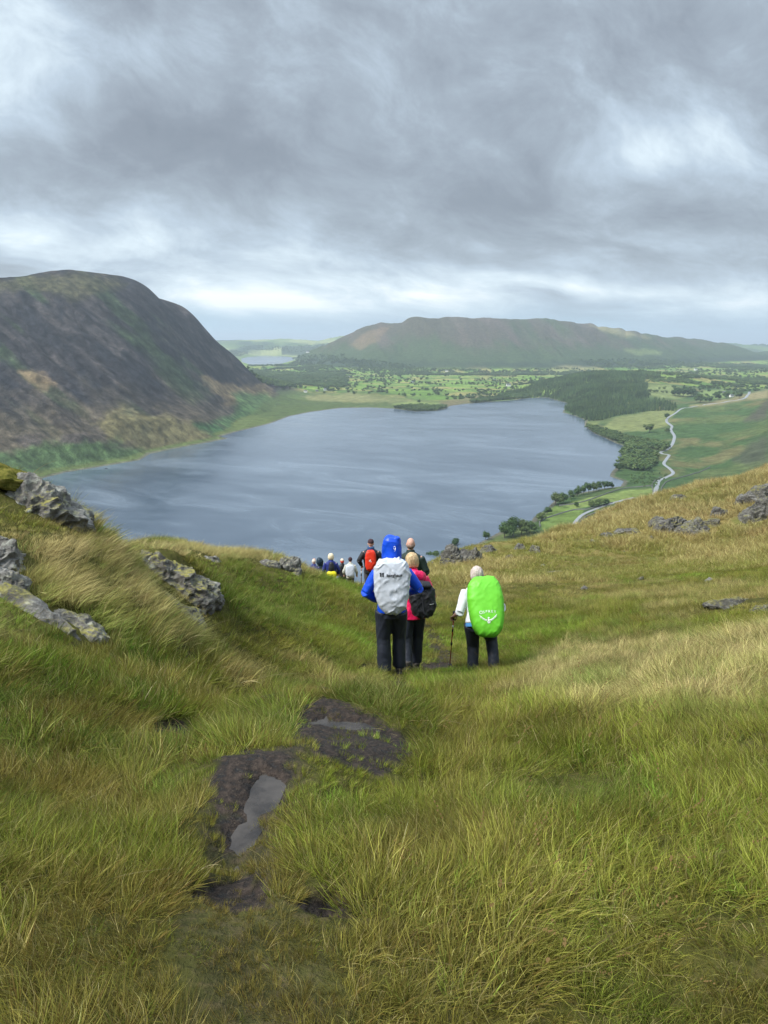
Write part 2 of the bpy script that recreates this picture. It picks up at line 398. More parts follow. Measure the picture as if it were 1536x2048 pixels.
def Znear(x, y):
    x = np.asarray(x, float); y = np.asarray(y, float)
    z = Znear0(x, y)
    fade = np.clip(y / 14, .15, 1)
    z = z + fbm(x / 2.6, y / 2.6, 3, 41) * .16 * fade + fbm(x / .55, y / .55, 3, 42) * .055 + fbm(x / 7, y / 7, 3, 43) * .35 * sst(12, 40, y) + fbm(x / 2, y / 2, 4, 44) * .22 * sst(28, 50, y)
    z = z + (ridged(x / 9 + y / 30, y / 9, 4, 46) - .62) * .9 * sst(32, 55, y)
    near_ = y < 12
    if np.any(near_):
        m = mudmask(x, y); z = z - m * .04 + m * (fbm(x / .13, y / .13, 5, 45) * .045 - .01 * np.abs(fbm(x / .05, y / .05, 2, 51)))
        for (poly, wz) in WATERS:
            d = polydist(x, y, poly) * np.where(inpoly(x, y, poly), 1, -1) + fbm(x / .28, y / .28, 5, 50) * .10
            k = sst(-.28, .02, d + fbm(x / .3, y / .3, 3, 48) * .06)
            z = z * (1 - k) + (wz - .006 - .034 * np.clip(d / .08 + .3, -1, 1) + fbm(x / .22, y / .22, 4, 47) * .036) * k
            z = np.where(d < 0, np.maximum(z, wz + .022 * np.clip(-d / .06, 0, 1) - .004 + fbm(x / .18, y / .18, 3, 49) * .016 - np.clip(-d - .12, 0, None) * .42 - 9 * (d < -1.3)), z)
    return z
def Z(x, y):
    x = np.asarray(x, float); y = np.asarray(y, float)
    sh = x.shape; x = np.atleast_1d(x); y = np.atleast_1d(y)
    z = np.zeros(x.shape); t = sst(88, 190, y)
    n = y < 190; f = y > 88
    if n.any(): z[n] += (1 - t[n]) * Znear(x[n], np.minimum(y[n], 125))
    if f.any(): z[f] += t[f] * Zfar(x[f], y[f])
    m = (y > 88) & (y < 190)
    return z.reshape(sh)
def hitg(u, v): return hit(u, v, lambda a, c: Z(a, c))
def hitfar(u, v, y0=900, y1=14000):
    ys = np.exp(np.linspace(math.log(y0), math.log(y1), 1500))
    up = (CY - v) / F; t = ys / (CT + up * ST); xs = (u - CX) / F * t; zs = EYE + (-ST + up * CT) * t
    g = Z(xs, ys); i = int(np.argmax(zs < g))
    return float(xs[i]), float(ys[i]), float(g[i])

def grid_mesh(name, A, ys, xf, m):
    X = xf(A[None, :], ys[:, None]); Y = np.repeat(ys[:, None], len(A), 1)
    Zz = Z(X, Y); n, k = X.shape
    idx = np.arange(n * k).reshape(n, k)
    f = np.stack([idx[:-1, :-1], idx[:-1, 1:], idx[1:, 1:], idx[1:, :-1]], -1).reshape(-1, 4)
    return mesh_np(name, np.stack([X, Y, Zz], -1).reshape(-1, 3), f, [m]), X.ravel(), Y.ravel(), Zz.ravel()

# ---- land cover of the far land
def lerp(a, b_, t): return a + (np.asarray(b_) - a) * t[..., None]
def cells(x, y, size, seed, rot=.35):
    c, s = math.cos(rot), math.sin(rot)
    X = (x * c + y * s) / size; Y = (-x * s + y * c) / (size * 1.0)
    ix = np.floor(X); iy = np.floor(Y); d1 = np.full(x.shape, 9.); d2 = np.full(x.shape, 9.); idn = np.zeros(x.shape)
    for i in (-1, 0, 1):
        for j in (-1, 0, 1):
            jx = ix + i; jy = iy + j
            px = jx + .5 + (_h(jx, jy, seed) - .5) * .7; py = jy + .5 + (_h(jx, jy, seed + 1) - .5) * .7
            d = np.maximum(np.abs(X - px), np.abs(Y - py)) * .7 + np.hypot(X - px, Y - py) * .3
            r = _h(jx, jy, seed + 2); near_ = d < d1
            d2 = np.where(near_, d1, np.minimum(d2, d)); idn = np.where(near_, r, idn); d1 = np.where(near_, d, d1)
    return idn, (d2 - d1) * size
def smoothpoly(u, v, poly, soft, n=0.0):
    d = polydist(u, v, poly) * np.where(inpoly(u, v, poly), 1, -1)
    return sst(-soft, soft, d + n)
def landcover(x, y, z):
    u, v = proj(x, y, z)
    nz = fbm(x / 60, y / 60, 4, 61); nu = fbm(u / 24, v / 14, 4, 62); ns = fbm((u * .62 - v * .78) / 14, (u * .78 + v * .62) / 120, 4, 63)
    fine = fbm(x / 14, y / 14, 3, 64)
    c = np.zeros(x.shape + (3,)); c[:] = (.115, .15, .05)
    s = x / y
    # valley fields
    fid, edge = cells(x, y, 210, 5); fid2, e2 = cells(x, y, 95, 15, .2)
    small = fid2 * .35 + fid * .65
    pal = np.array([(.16, .27, .05), (.12, .21, .04), (.21, .30, .065), (.25, .25, .085), (.10, .18, .04), (.30, .28, .10)])
    fc = pal[(small * 5.99).astype(int)]
    plain = (y > 3200) & (s > -.3)
    c = np.where(plain[..., None], fc, c)
    c = lerp(c, (.035, .06, .025), sst(9, 4, edge) * plain * (y < 9000))
    # far coastal lowland: banded
    fr = (y > 9000)
    bands = fbm(x / 2200, y / 900, 4, 70)
    cc = lerp(np.broadcast_to(np.array((.12, .18, .06)), c.shape), (.26, .29, .12), sst(0, .5, bands + fbm(x / 300, y / 600, 3, 79) * .6)); cc = lerp(cc, (.045, .075, .04), sst(-.05, .35, fbm(x / 420, y / 700, 5, 71)))
    c = np.where(fr[..., None], cc, c)
    # back range: brown tops, green lower
    bk = sst(5500, 5900, y) * (s > -.13) * (y < 12000) * sst(-222, -205, z)
    hcol = lerp(np.broadcast_to(np.array((.055, .082, .035)), c.shape), (.074, .070, .046), sst(-110, 40, z + 90 * nz + 60 * fbm(x / 350, y / 600, 3, 66)))
    hcol = lerp(hcol, (.028, .045, .026), sst(-150, -195, z + 25 * nz) * .7)
    hcol = lerp(hcol, (.11, .088, .070), sst(.1, .45, ridged(x / 260 + y / 1500, y / 1500, 3, 67) - .5) * sst(-120, 0, z) * .8)
    hcol = lerp(hcol, (.05, .08, .032), sst(.1, .5, fbm(x / 300, y / 900, 4, 65)) * .7)
    c = lerp(c, hcol, bk)
    for poly, col in (([(1180,652),(1215,650),(1260,664),(1300,676),(1250,672),(1210,664)], (.30, .27, .13)), ([(1080,740),(1130,730),(1200,735),(1190,745),(1090,748)], (.30, .27, .13)), ([(1250,700),(1290,698),(1320,706),(1280,710)], (.2, .25, .09)),
                      ([(700,690),(740,660),(780,655),(760,680),(720,700)], (.2, .14, .08))):
        c = lerp(c, col, smoothpoly(u, v, poly, 5, nu * 5) * .55 * (y > 5000))
    # left fell
    lf = sst(-.095, -.125, s + .01 * nz + (y - 3300) * 0.00001) * (y > 950) * (y < 4300) * sst(4, 9, z - LZ)
    m = np.broadcast_to(np.array((.034, .031, .033)), c.shape)
    m = lerp(m, (.070, .061, .058), sst(-.05, .35, ns) * .85)
    m = lerp(m, (.042, .062, .030), sst(.12, .4, fbm((u * .62 - v * .78) / 34, (u * .78 + v * .62) / 190, 4, 72)) * .9)
    m = lerp(m, (.026, .026, .030), sst(.05, .4, fbm((u * .62 - v * .78) / 20, (u * .78 + v * .62) / 60, 4, 73)) * .9)
    m = lerp(m, (.085, .082, .040), smoothpoly(u, v, [(-200,560),(0,560),(150,544),(230,556),(250,570),(200,590),(150,600),(60,580),(-200,600)], 10, nu * 12) * .75)
    lowm = sst(740, 880, v + ns * 60 + nu * 40)
    m = lerp(m, (.105, .086, .056), lowm * .8)
    m = lerp(m, (.074, .062, .055), sst(.1, .4, fbm(u / 60, v / 40, 4, 74)) * lowm * .8)
    st = smoothpoly(u, v, [(190,850),(240,820),(330,830),(420,860),(460,880),(380,895),(300,905),(260,890),(215,880)], 12, nu * 18 + ns * 10)
    m = lerp(m, (.165, .145, .066), st * .85)
    m = lerp(m, (.22, .16, .09), smoothpoly(u, v, [(40,745),(75,740),(110,765),(95,780),(55,770)], 6, nu * 10) * .8)
    m = lerp(m, (.22, .165, .09), smoothpoly(u, v, [(410,755),(470,765),(520,775),(560,790),(500,822),(450,800)], 8, nu * 14 + ns * 10) * .75)
    m = lerp(m, (.070, .125, .045), smoothpoly(u, v, [(-200,910),(20,905),(90,880),(160,885),(230,885),(290,900),(270,920),(130,945),(40,970),(-200,1000)], 10, nu * 16) * .85)
    m = lerp(m, (.045, .105, .04), smoothpoly(u, v, [(385,848),(430,845),(460,862),(440,872),(400,860)], 6, nu * 8) * .9)
    m = lerp(m, (.065, .125, .045), smoothpoly(u, v, [(470,790),(530,788),(620,800),(640,820),(560,838),(500,858),(455,865),(430,842),(470,825)], 8, nu * 12) * .9)
    m = m * (1 + .6 * fine[..., None]) * (1 + .55 * fbm((u * .62 - v * .78) / 5, (u * .78 + v * .62) / 26, 3, 99)[..., None]) 
    c = lerp(c, m, np.clip(lf, 0, 1))
    pl = smoothpoly(u, v, [(560,780),(700,785),(850,795),(890,812),(740,815),(640,822),(560,838),(500,830)], 8, nu * 8) * (y < 5000)
    c = lerp(c, (.085, .12, .042), pl * .9)
    c = lerp(c, (.26, .25, .11), smoothpoly(u, v, [(600,793),(700,790),(800,796),(860,803),(740,806),(640,801)], 4, nu * 8) * .7 * (y < 5000))
    c = lerp(c, (.19, .15, .09), smoothpoly(u, v, [(880,805),(940,790),(1000,792),(960,802),(900,812)], 3, nu * 5) * .7 * (y < 5000))
    c = lerp(c, (.20, .25, .08), smoothpoly(u, v, [(785,808),(830,802),(880,806),(870,813),(800,813)], 3) * (y < 5000))
    # right bank
    rb = (s > .2) * (y < 3450) * (y > 500)
    r = np.broadcast_to(np.array((.065, .115, .04)), c.shape)
    r = lerp(r, (.12, .15, .055), sst(-.1, .4, fbm(x / 120, y / 200, 4, 80)) * .8)
    r = lerp(r, (.20, .16, .075), sst(.2, .55, fbm(x / 90, y / 130, 4, 81)) * .6)
    for poly, col, sf in (([(1085,1060),(1075,1030),(1110,1012),(1170,1018),(1150,1055)], (.15, .215, .055), 1.5), ([(1120,1010),(1180,995),(1260,980),(1315,975),(1310,990),(1200,1008),(1150,1018)], (.20, .26, .075), 1.5),
                      ([(1160,1050),(1180,1028),(1215,1018),(1200,1050)], (.15, .21, .06), 2), ([(1200,860),(1230,835),(1290,822),(1350,820),(1335,850),(1290,862),(1240,866)], (.19, .215, .08), 3),
                      ([(1175,845),(1200,843),(1190,858)], (.17, .2, .07), 3), ([(1290,772),(1340,768),(1395,785),(1350,798),(1300,792)], (.2, .24, .09), 3), ([(1400,780),(1450,780),(1450,795),(1400,797)], (.2, .27, .09), 3),
                      ([(1380,812),(1420,806),(1490,790),(1536,780),(1536,795),(1420,812)], (.25, .22, .11), 4), ([(1250,805),(1290,803),(1290,808),(1255,810)], (.24, .25, .1), 2),
                      ([(1500,830),(1536,800),(1536,835),(1490,842)], (.085, .085, .055), 6), ([(1470,920),(1500,885),(1536,865),(1536,925),(1490,935)], (.075, .088, .05), 8)):
        r = lerp(r, col, smoothpoly(u, v, poly, sf, nu * sf * 1.2))
    r = lerp(r, (.03, .05, .022), sst(3.5, 1.0, np.abs(fbm(x / 160, y / 160, 3, 85)) * 60) * .0)
    c = np.where((rb > 0)[..., None], r, c)
    c = c * (1 + .16 * fine[..., None] + .12 * nz[..., None])
    # stony shore
    d = polydist(x, y, SHORE)
    c = lerp(c, (.16, .145, .12), sst(11, 4, d + 3 * nz) * (z > LZ) * .8)
    return np.clip(c, .01, 1)
def far_mat(n, b_):
    a = n.node('ShaderNodeAttribute', attribute_name='cover')
    g = n.node('ShaderNodeNewGeometry')
    f1 = n.noise(g.outputs['Position'], .045, 9, .72); f2 = n.noise(g.outputs['Position'], .3, 5, .65)
    k = (f1 - .5) * 2.2 + (f2 - .5) * 1.1 + 1.0
    v = n.node('ShaderNodeVectorMath', {0: a.outputs['Color']}, operation='SCALE'); n.l.new(k.mx(.25).s, v.inputs['Scale'])
    n.l.new(v.outputs[0], b_.inputs['Base Color'])
    bump(n, b_, (f1 + f2 * .3).s, 1.0, 14.0)
M_FAR = mat('far_land', rough=.95, spec=.05, build=far_mat)
A = np.linspace(-.72, .72, 1150)
YS = np.concatenate([np.exp(np.linspace(math.log(125), math.log(900), 60, endpoint=False)), np.exp(np.linspace(math.log(900), math.log(9500), 620, endpoint=False)), np.exp(np.linspace(math.log(9500), math.log(24000), 70))])
valley, X_, Y_, Z_ = grid_mesh('terrain', A, YS, lambda a, y: a * y, M_FAR)
set_col(valley.data, 'cover', landcover(X_, Y_, Z_)); tag(valley, kind='structure')

# sea
def sea_mat(n, b_):
    g = n.node('ShaderNodeNewGeometry'); bump(n, b_, n.noise(g.outputs['Position'], .02, 3).s, .3, 3)
M_SEA = mat('sea_water', (.03, .07, .10), .3, .5, sea_mat)
sea = mesh_np('sea', [(-60000, 15500, -341), (60000, 15500, -341), (90000, 75000, -341), (-90000, 75000, -341)], [(0, 1, 2, 3)], [M_SEA]); tag(sea, kind='structure')
# lake
def lake_mat(n, b_):
    g = n.node('ShaderNodeNewGeometry'); pos = g.outputs['Position']
    mp = n.node('ShaderNodeMapping', {'Vector': pos, 'Scale': (1, 1, 1), 'Rotation': (0, 0, .5)})
    mp2 = n.node('ShaderNodeMapping', {'Vector': mp.outputs[0], 'Scale': (.5, 1.0, 1)})
    pat = n.noise(mp2.outputs[0], .010, 6, .62, 1.2); pat2 = n.noise(mp2.outputs[0], .003, 4, .55, .8)
    m = (pat * .6 + pat2 * .6)
    n.l.new((m.sm(.42, .75) * .12 + .13).s, b_.inputs['Roughness'])
    rip = n.node('ShaderNodeTexWave', {'Vector': mp.outputs[0], 'Scale': .10, 'Distortion': 6.0, 'Detail': 3.0, 'Detail Scale': 2.0}, bands_direction='Y')
    r2 = n.noise(mp2.outputs[0], .5, 4, .6)
    bump(n, b_, (r2 * m.sm(.35, .75) * .6 + n.e(rip.outputs[1]) * .05).s, .35, .5)
    n.l.new(n.ramp(m, [(.40, (.040, .062, .090)), (.56, (.065, .092, .125)), (.72, (.12, .155, .195))]), b_.inputs['Base Color'])
M_LAKE = mat('lake_water', (.06, .09, .12), .2, .5, lake_mat)
def sheet(name, poly, z, m, grow=0):
    bm = bmesh.new(); vs = [bm.verts.new((x, y, z)) for x, y in poly]; bm.faces.new(vs)
    bmesh.ops.triangulate(bm, faces=bm.faces)
    if sum(f.normal.z for f in bm.faces) < 0: bmesh.ops.reverse_faces(bm, faces=bm.faces)
    me = bpy.data.meshes.new(name); bm.to_mesh(me); bm.free(); me.materials.append(m)
    o = bpy.data.objects.new(name, me); COL.objects.link(o); tag(o, kind='structure'); return o
sheet('lake', [Pz(u, v, LZ)[:2] for u, v in ((-120,1230),(1000,1230),(1420,985),(1380,880),(1240,800),(1000,785),(700,795),(400,850),(0,930),(-150,980))], LZ, M_LAKE)
sheet('tarn', [Pz(u, v, TZ)[:2] for u, v in ((478,734),(600,734),(596,709),(474,709))], TZ, M_LAKE)

# near ground
def ground_mat(n, b_):
    a = n.node('ShaderNodeAttribute', attribute_name='cover'); sp_ = n.node('ShaderNodeSeparateColor', {0: a.outputs['Color']})
    mud = n.e(sp_.outputs[0]); straw = n.e(sp_.outputs[1])
    g = n.node('ShaderNodeNewGeometry'); pos = g.outputs['Position']
    f1 = n.noise(pos, 3.0, 8, .65); f2 = n.noise(pos, 25, 5, .6); f3 = n.noise(pos, .45, 5, .6)
    col = n.mix(f1.sm(.35, .65), (.04, .042, .012), (.085, .085, .022))
    col = n.mix(f2.sm(.45, .7) * .5, col, (.11, .085, .04))
    col2 = n.mix(f3.sm(.4, .6), (.25, .19, .075), (.13, .14, .04))
    col = n.mix(straw * .9, col, col2)
    f5 = n.noise(pos, 70, 5, .7); mudc = n.mix(f2.sm(.35, .7), (.009, .007, .006), (.045, .033, .026)); mudc = n.mix(f5.sm(.55, .72) * .6, mudc, (.11, .085, .06))
    col = n.mix(mud, col, mudc)
    n.l.new(col, b_.inputs['Base Color'])
    n.l.new((.95 - mud * f2.sm(.5, .35) * .5).s, b_.inputs['Roughness'])
    n.l.new((mud * .20 + .05).s, b_.inputs['Specular IOR Level'])
    bump(n, b_, (f1 * 1.0 + f2 * .6).s, 1.0, .05)
M_GROUND = mat('moor_ground', rough=.95, spec=.1, build=ground_mat)
A = np.linspace(-1, 1, 900)
YS = np.concatenate([np.linspace(.15, 1.2, 14, endpoint=False), np.exp(np.linspace(math.log(3.2), math.log(128), 720)) - 2])
ground, X_, Y_, Z_ = grid_mesh('ground', A, YS, lambda a, y: a * (y + 2) * .8 * (1 - .12 * sst(20, 80, y)), M_GROUND)
straw = sst(26, 40, Y_) * .75
set_col(ground.data, 'cover', np.stack([np.maximum(mudmask(X_, Y_) * (Y_ < 12), pathmask(X_, Y_) * (.8 - .5 * sst(2.7, 2.0, Y_))), straw, X_ * 0], -1)); tag(ground, kind='structure')
# puddles
M_PUD = mat('puddle_water', (.055, .045, .035), .1, .5, lambda n, b_: (n.l.new(n.mix(n.noise(n.node('ShaderNodeNewGeometry').outputs['Position'], 5, 5, .6).sm(.35, .65), (.015, .012, .010), (.055, .047, .040)), b_.inputs['Base Color']), bump(n, b_, n.noise(n.node('ShaderNodeNewGeometry').outputs['Position'], 30, 3).s, .08, .01)))  # base colour mottled for silt and to paint in uneven sky reflection
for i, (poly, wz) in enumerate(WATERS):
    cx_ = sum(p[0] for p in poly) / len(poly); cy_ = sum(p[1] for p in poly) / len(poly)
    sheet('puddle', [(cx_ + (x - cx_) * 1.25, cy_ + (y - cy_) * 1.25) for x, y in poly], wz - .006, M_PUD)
# ------------------------------------------------------------------ instancer (countless stuff only)
def instancer(name, pts, protos, rot, scl, idx, tint):
    me = bpy.data.meshes.new(name); pts = np.asarray(pts, np.float32); n = len(pts)
    me.vertices.add(n); me.vertices.foreach_set('co', pts.ravel())
    for nm, typ, key, arr in (('rot', 'FLOAT_VECTOR', 'vector', rot), ('scl', 'FLOAT_VECTOR', 'vector', scl), ('pick', 'INT', 'value', idx)):
        a = me.attributes.new(nm, typ, 'POINT'); a.data.foreach_set(key, np.ascontiguousarray(arr, np.int32 if typ == 'INT' else np.float32).ravel())
    c = np.ones((n, 4), np.float32); c[:, :3] = tint
    a = me.attributes.new('tint', 'FLOAT_COLOR', 'POINT'); a.data.foreach_set('color', c.ravel())
    o = bpy.data.objects.new(name, me); COL.objects.link(o); tag(o, kind='stuff')
    pc = bpy.data.collections.new(name + '_source')
    for p in protos: pc.objects.link(p)
    g = bpy.data.node_groups.new(name, 'GeometryNodeTree')
    g.interface.new_socket('Geometry', in_out='INPUT', socket_type='NodeSocketGeometry'); g.interface.new_socket('Geometry', in_out='OUTPUT', socket_type='NodeSocketGeometry')
    N = g.nodes; L = g.links
    gi = N.new('NodeGroupInput'); go = N.new('NodeGroupOutput'); iop = N.new('GeometryNodeInstanceOnPoints')
    ci = N.new('GeometryNodeCollectionInfo'); ci.inputs[0].default_value = pc; ci.inputs[1].default_value = True; ci.inputs[2].default_value = True
    def at(nm, typ):
        a_ = N.new('GeometryNodeInputNamedAttribute'); a_.data_type = typ; a_.inputs[0].default_value = nm; return a_.outputs[0]
    e2r = N.new('FunctionNodeEulerToRotation')
    L.new(at('rot', 'FLOAT_VECTOR'), e2r.inputs[0]); L.new(e2r.outputs[0], iop.inputs['Rotation']); L.new(at('scl', 'FLOAT_VECTOR'), iop.inputs['Scale'])
    iop.inputs['Pick Instance'].default_value = True; L.new(at('pick', 'INT'), iop.inputs['Instance Index'])
    L.new(gi.outputs[0], iop.inputs['Points']); L.new(ci.outputs[0], iop.inputs['Instance']); L.new(iop.outputs[0], go.inputs[0])
    md = o.modifiers.new('scatter', 'NODES'); md.node_group = g
    return o

# ------------------------------------------------------------------ trees
def leaf_mat(n, b_, inst=True):
    g = n.node('ShaderNodeNewGeometry'); a = n.node('ShaderNodeAttribute', attribute_name='tint', attribute_type='INSTANCER')
    oi = n.node('ShaderNodeObjectInfo')
    f = n.noise(g.outputs['Position'], .5, 3, .6)
    col = a.outputs['Color'] if inst else n.ramp(n.e(oi.outputs['Random']), [(0, (.036, .066, .022)), (.5, (.055, .095, .030)), (1, (.080, .108, .036))])
    v = n.node('ShaderNodeVectorMath', {0: col}, operation='SCALE'); n.l.new((f * 1.2 + .4).s, v.inputs['Scale'])
    n.l.new(v.outputs[0], b_.inputs['Base Color'])
M_LEAF = mat('foliage', rough=.9, spec=.05, build=lambda n, b_: leaf_mat(n, b_, False))
M_LEAFI = mat('wood_foliage', rough=.9, spec=.05, build=leaf_mat)
M_BARK = mat('bark', (.09, .075, .06), .95, .05)
def crown_geo(kind, seed, quads, core=True):
    r = np.random.default_rng(seed); V = []; Fc = []
    if kind == 'broad':       # unit tree: height 1
        lobes = [(r.normal(0, .17), r.normal(0, .17), r.uniform(.36, .82), r.uniform(.16, .27)) for _ in range(9)] + [(0, 0, .55, .3)]
    else:
        lobes = [(0, 0, .2 + .1 * i, .20 * (1 - i / 8.5)) for i in range(8)]
    if core:
        for (x, y, z, rr) in lobes:
            bm = bmesh.new(); bmesh.ops.create_icosphere(bm, subdivisions=1, radius=rr * .78)
            o = len(V)
            for v in bm.verts:
                k = r.uniform(.72, 1.2); V.append((x + v.co.x * k, y + v.co.y * k, z + v.co.z * k * .85))
            for f in bm.faces: Fc.append([o + v.index for v in f.verts] + [o + f.verts[2].index]); 
            bm.free()
    Fc = [f[:3] for f in Fc]
    for i in range(quads):
        x, y, z, rr = lobes[r.integers(len(lobes))]
        d = r.normal(size=3); d /= np.linalg.norm(d); d[2] = d[2] * .9 + .1
        p = np.array((x, y, z)) + d * rr * r.uniform(.75, 1.12)
        a = r.normal(size=3); a /= np.linalg.norm(a); b_ = np.cross(a, r.normal(size=3)); b_ /= np.linalg.norm(b_)
        s_ = r.uniform(.5, 1.1) * (.085 if quads < 300 else .042)
        o = len(V); V += [tuple(p + a * s_), tuple(p + b_ * s_), tuple(p - a * s_ * .9)]; Fc.append([o, o + 1, o + 2])
    return np.array(V), np.array(Fc)
def trunk_geo(seed, top=.62):
    r = random.Random(seed); V = []; Fc = []
    def limb(p0, p1, r0, r1, n=6):
        o = len(V); p0 = Vector(p0); p1 = Vector(p1); d = (p1 - p0).normalized(); a = d.orthogonal().normalized(); b_ = d.cross(a)
        for k, (p, rr) in enumerate(((p0, r0), ((p0 + p1) / 2 + a * .01, (r0 + r1) / 2), (p1, r1))):
            for j in range(n): t = 2 * math.pi * j / n; V.append(tuple(p + a * math.cos(t) * rr + b_ * math.sin(t) * rr))
        for k in range(2):
            for j in range(n): Fc.append((o + k * n + j, o + k * n + (j + 1) % n, o + (k + 1) * n + (j + 1) % n, o + (k + 1) * n + j))
    limb((0, 0, -.08), (0, 0, top), .032, .012)
    for i in range(6):
        t = r.uniform(0, 6.3); z = r.uniform(.2, .5)
        limb((0, 0, z), (math.cos(t) * .2, math.sin(t) * .2, z + .2), .014, .005, 4)
    return np.array(V), np.array(Fc)
CROWN_B = []
for i in range(4):
    v, f = crown_geo('broad', 10 + i, 1500); CROWN_B.append(mesh_np('crown', v, f, [M_LEAF], True, link=False).data)
CROWN_F = []
for i in range(4):
    v, f = crown_geo('broad', 30 + i, 130); CROWN_F.append(mesh_np('broadleaf_tree', v, f, [M_LEAF], True, link=False).data)
TRUNKS = []
for i in range(3):
    v, f = trunk_geo(i); TRUNKS.append(mesh_np('trunk', v, f, [M_BARK], True, link=False).data)
def tree_at(x, y, h, label, group, w=1.0, near_=True, name='broadleaf_tree'):
    z = float(Z(x, y)); rz = random.uniform(0, 6.28)
    if near_:
        t = empty(name, (x, y, z - .3), rz); t.scale = (h * w, h * w, h)
        for nm, me in (('crown', random.choice(CROWN_B)), ('trunk', random.choice(TRUNKS))):
            c = bpy.data.objects.new(nm, me); COL.objects.link(c); c.parent = t
    else:
        t = bpy.data.objects.new(name, random.choice(CROWN_F)); COL.objects.link(t); t.location = (x, y, z - .3); t.rotation_euler = (0, 0, rz); t.scale = (h * w, h * w, h)
    tag(t, label, 'tree', group); return t
def far_tree(u, v, px, label, group, w=1.0, y0=700):
    x, y, z = hitfar(u, v, y0); return tree_at(x, y, px / F * math.hypot(x, y) * 1.02, label, group, w)
# lakeshore trees that can be told apart: (u, v of foot, height in photo px, label)
NAMED = [(1009,1076,36,'dark bushy tree, leftmost of the big clump at the near lake edge',1.0),(1026,1074,42,'tallest dark tree in the big clump at the near lake edge',1.0),(1043,1070,34,'round dark tree right of the tallest one in the near lakeside clump',1.1),(1058,1066,26,'small dark tree at the right end of the near lakeside clump',1.2),
 (971,1080,20,'small lone tree just left of the near lakeside clump, above the hillside edge',.9),(911,1096,22,'lone tree poking up behind the grey crag on the right hillside',1.0),(858,1118,17,'leftmost low tree below the crag, in front of the lake',1.2),(872,1118,18,'middle low tree below the crag, in front of the lake',1.3),(888,1115,16,'right low tree below the crag, in front of the lake',1.2),
 (1082,1042,20,'scrubby tree on the stony point between the lake and the green field',1.2),(1094,1030,17,'low tree on the shore edge of the small green field',1.2),
 (1111,1010,27,'big tree at the left end of the lakeshore row beside the pale field',1.1),(1126,1008,25,'second big tree from the left in the lakeshore row',1.1),(1141,998,19,'tree in the lakeshore row right of the two big ones',1.0),
 (1154,993,20,'pale tree standing left of the gap in the lakeshore row',.9),(1166,990,21,'tall thin tree near the middle of the lakeshore row',.8),(1177,987,22,'tallest thin tree in the lakeshore row',.8),(1187,984,21,'thin tree right of the tallest one in the lakeshore row',.8),
 (1198,981,19,'pale round tree in the right half of the lakeshore row',.9),(1209,979,17,'second tree from the right end of the lakeshore row',.9),(1222,977,14,'last small tree at the right end of the lakeshore row',1.1),
 (1153,1014,11,'small lone bush-like tree between the two green fields by the lake',1.2),(1184,1016,15,'left tree in the dark hedge between the lakeside fields',1.4),(1198,1013,16,'middle tree in the dark hedge between the lakeside fields',1.4),(1213,1010,13,'right tree in the dark hedge between the lakeside fields',1.4),
 (1236,942,16,'tree on the tip of the little wooded headland',1.1),(1299,866,18,'lone round tree in the pale field left of the winding road',1.0),(1336,866,10,'small tree right beside the winding road bend',1.2),(1333,838,11,'tree at the sharp bend of the winding road',1.0),
 (1400,806,17,'dark round tree beside the road in the upper right fields',1.2),(1418,806,13,'tree right of the dark round one beside the upper road',1.3),(1436,800,14,'tree standing left of the white farmhouse',1.1),(1452,797,13,'tree just left of the white farmhouse gable',1.1),(1478,797,12,'tree right of the white farmhouse by the road',1.3),
 (1350,792,16,'left tree of the clump in the upper right fields',1.3),(1366,794,18,'middle tree of the clump in the upper right fields',1.3),(1382,793,15,'right tree of the clump in the upper right fields',1.3),
 (708,790,8,'lone round tree on the pale pasture beyond the far shore',1.0),(648,788,6,'small tree at the left of the far shore pasture',1.2),(838,806,7,'tree on the far shore beside the wooded spit',1.2)]
for u, v, px, lab, w in NAMED: far_tree(u, v, px, lab, 'trees along the right lakeshore and road' if u > 840 and v > 810 else 'lone trees in the far fields', w)

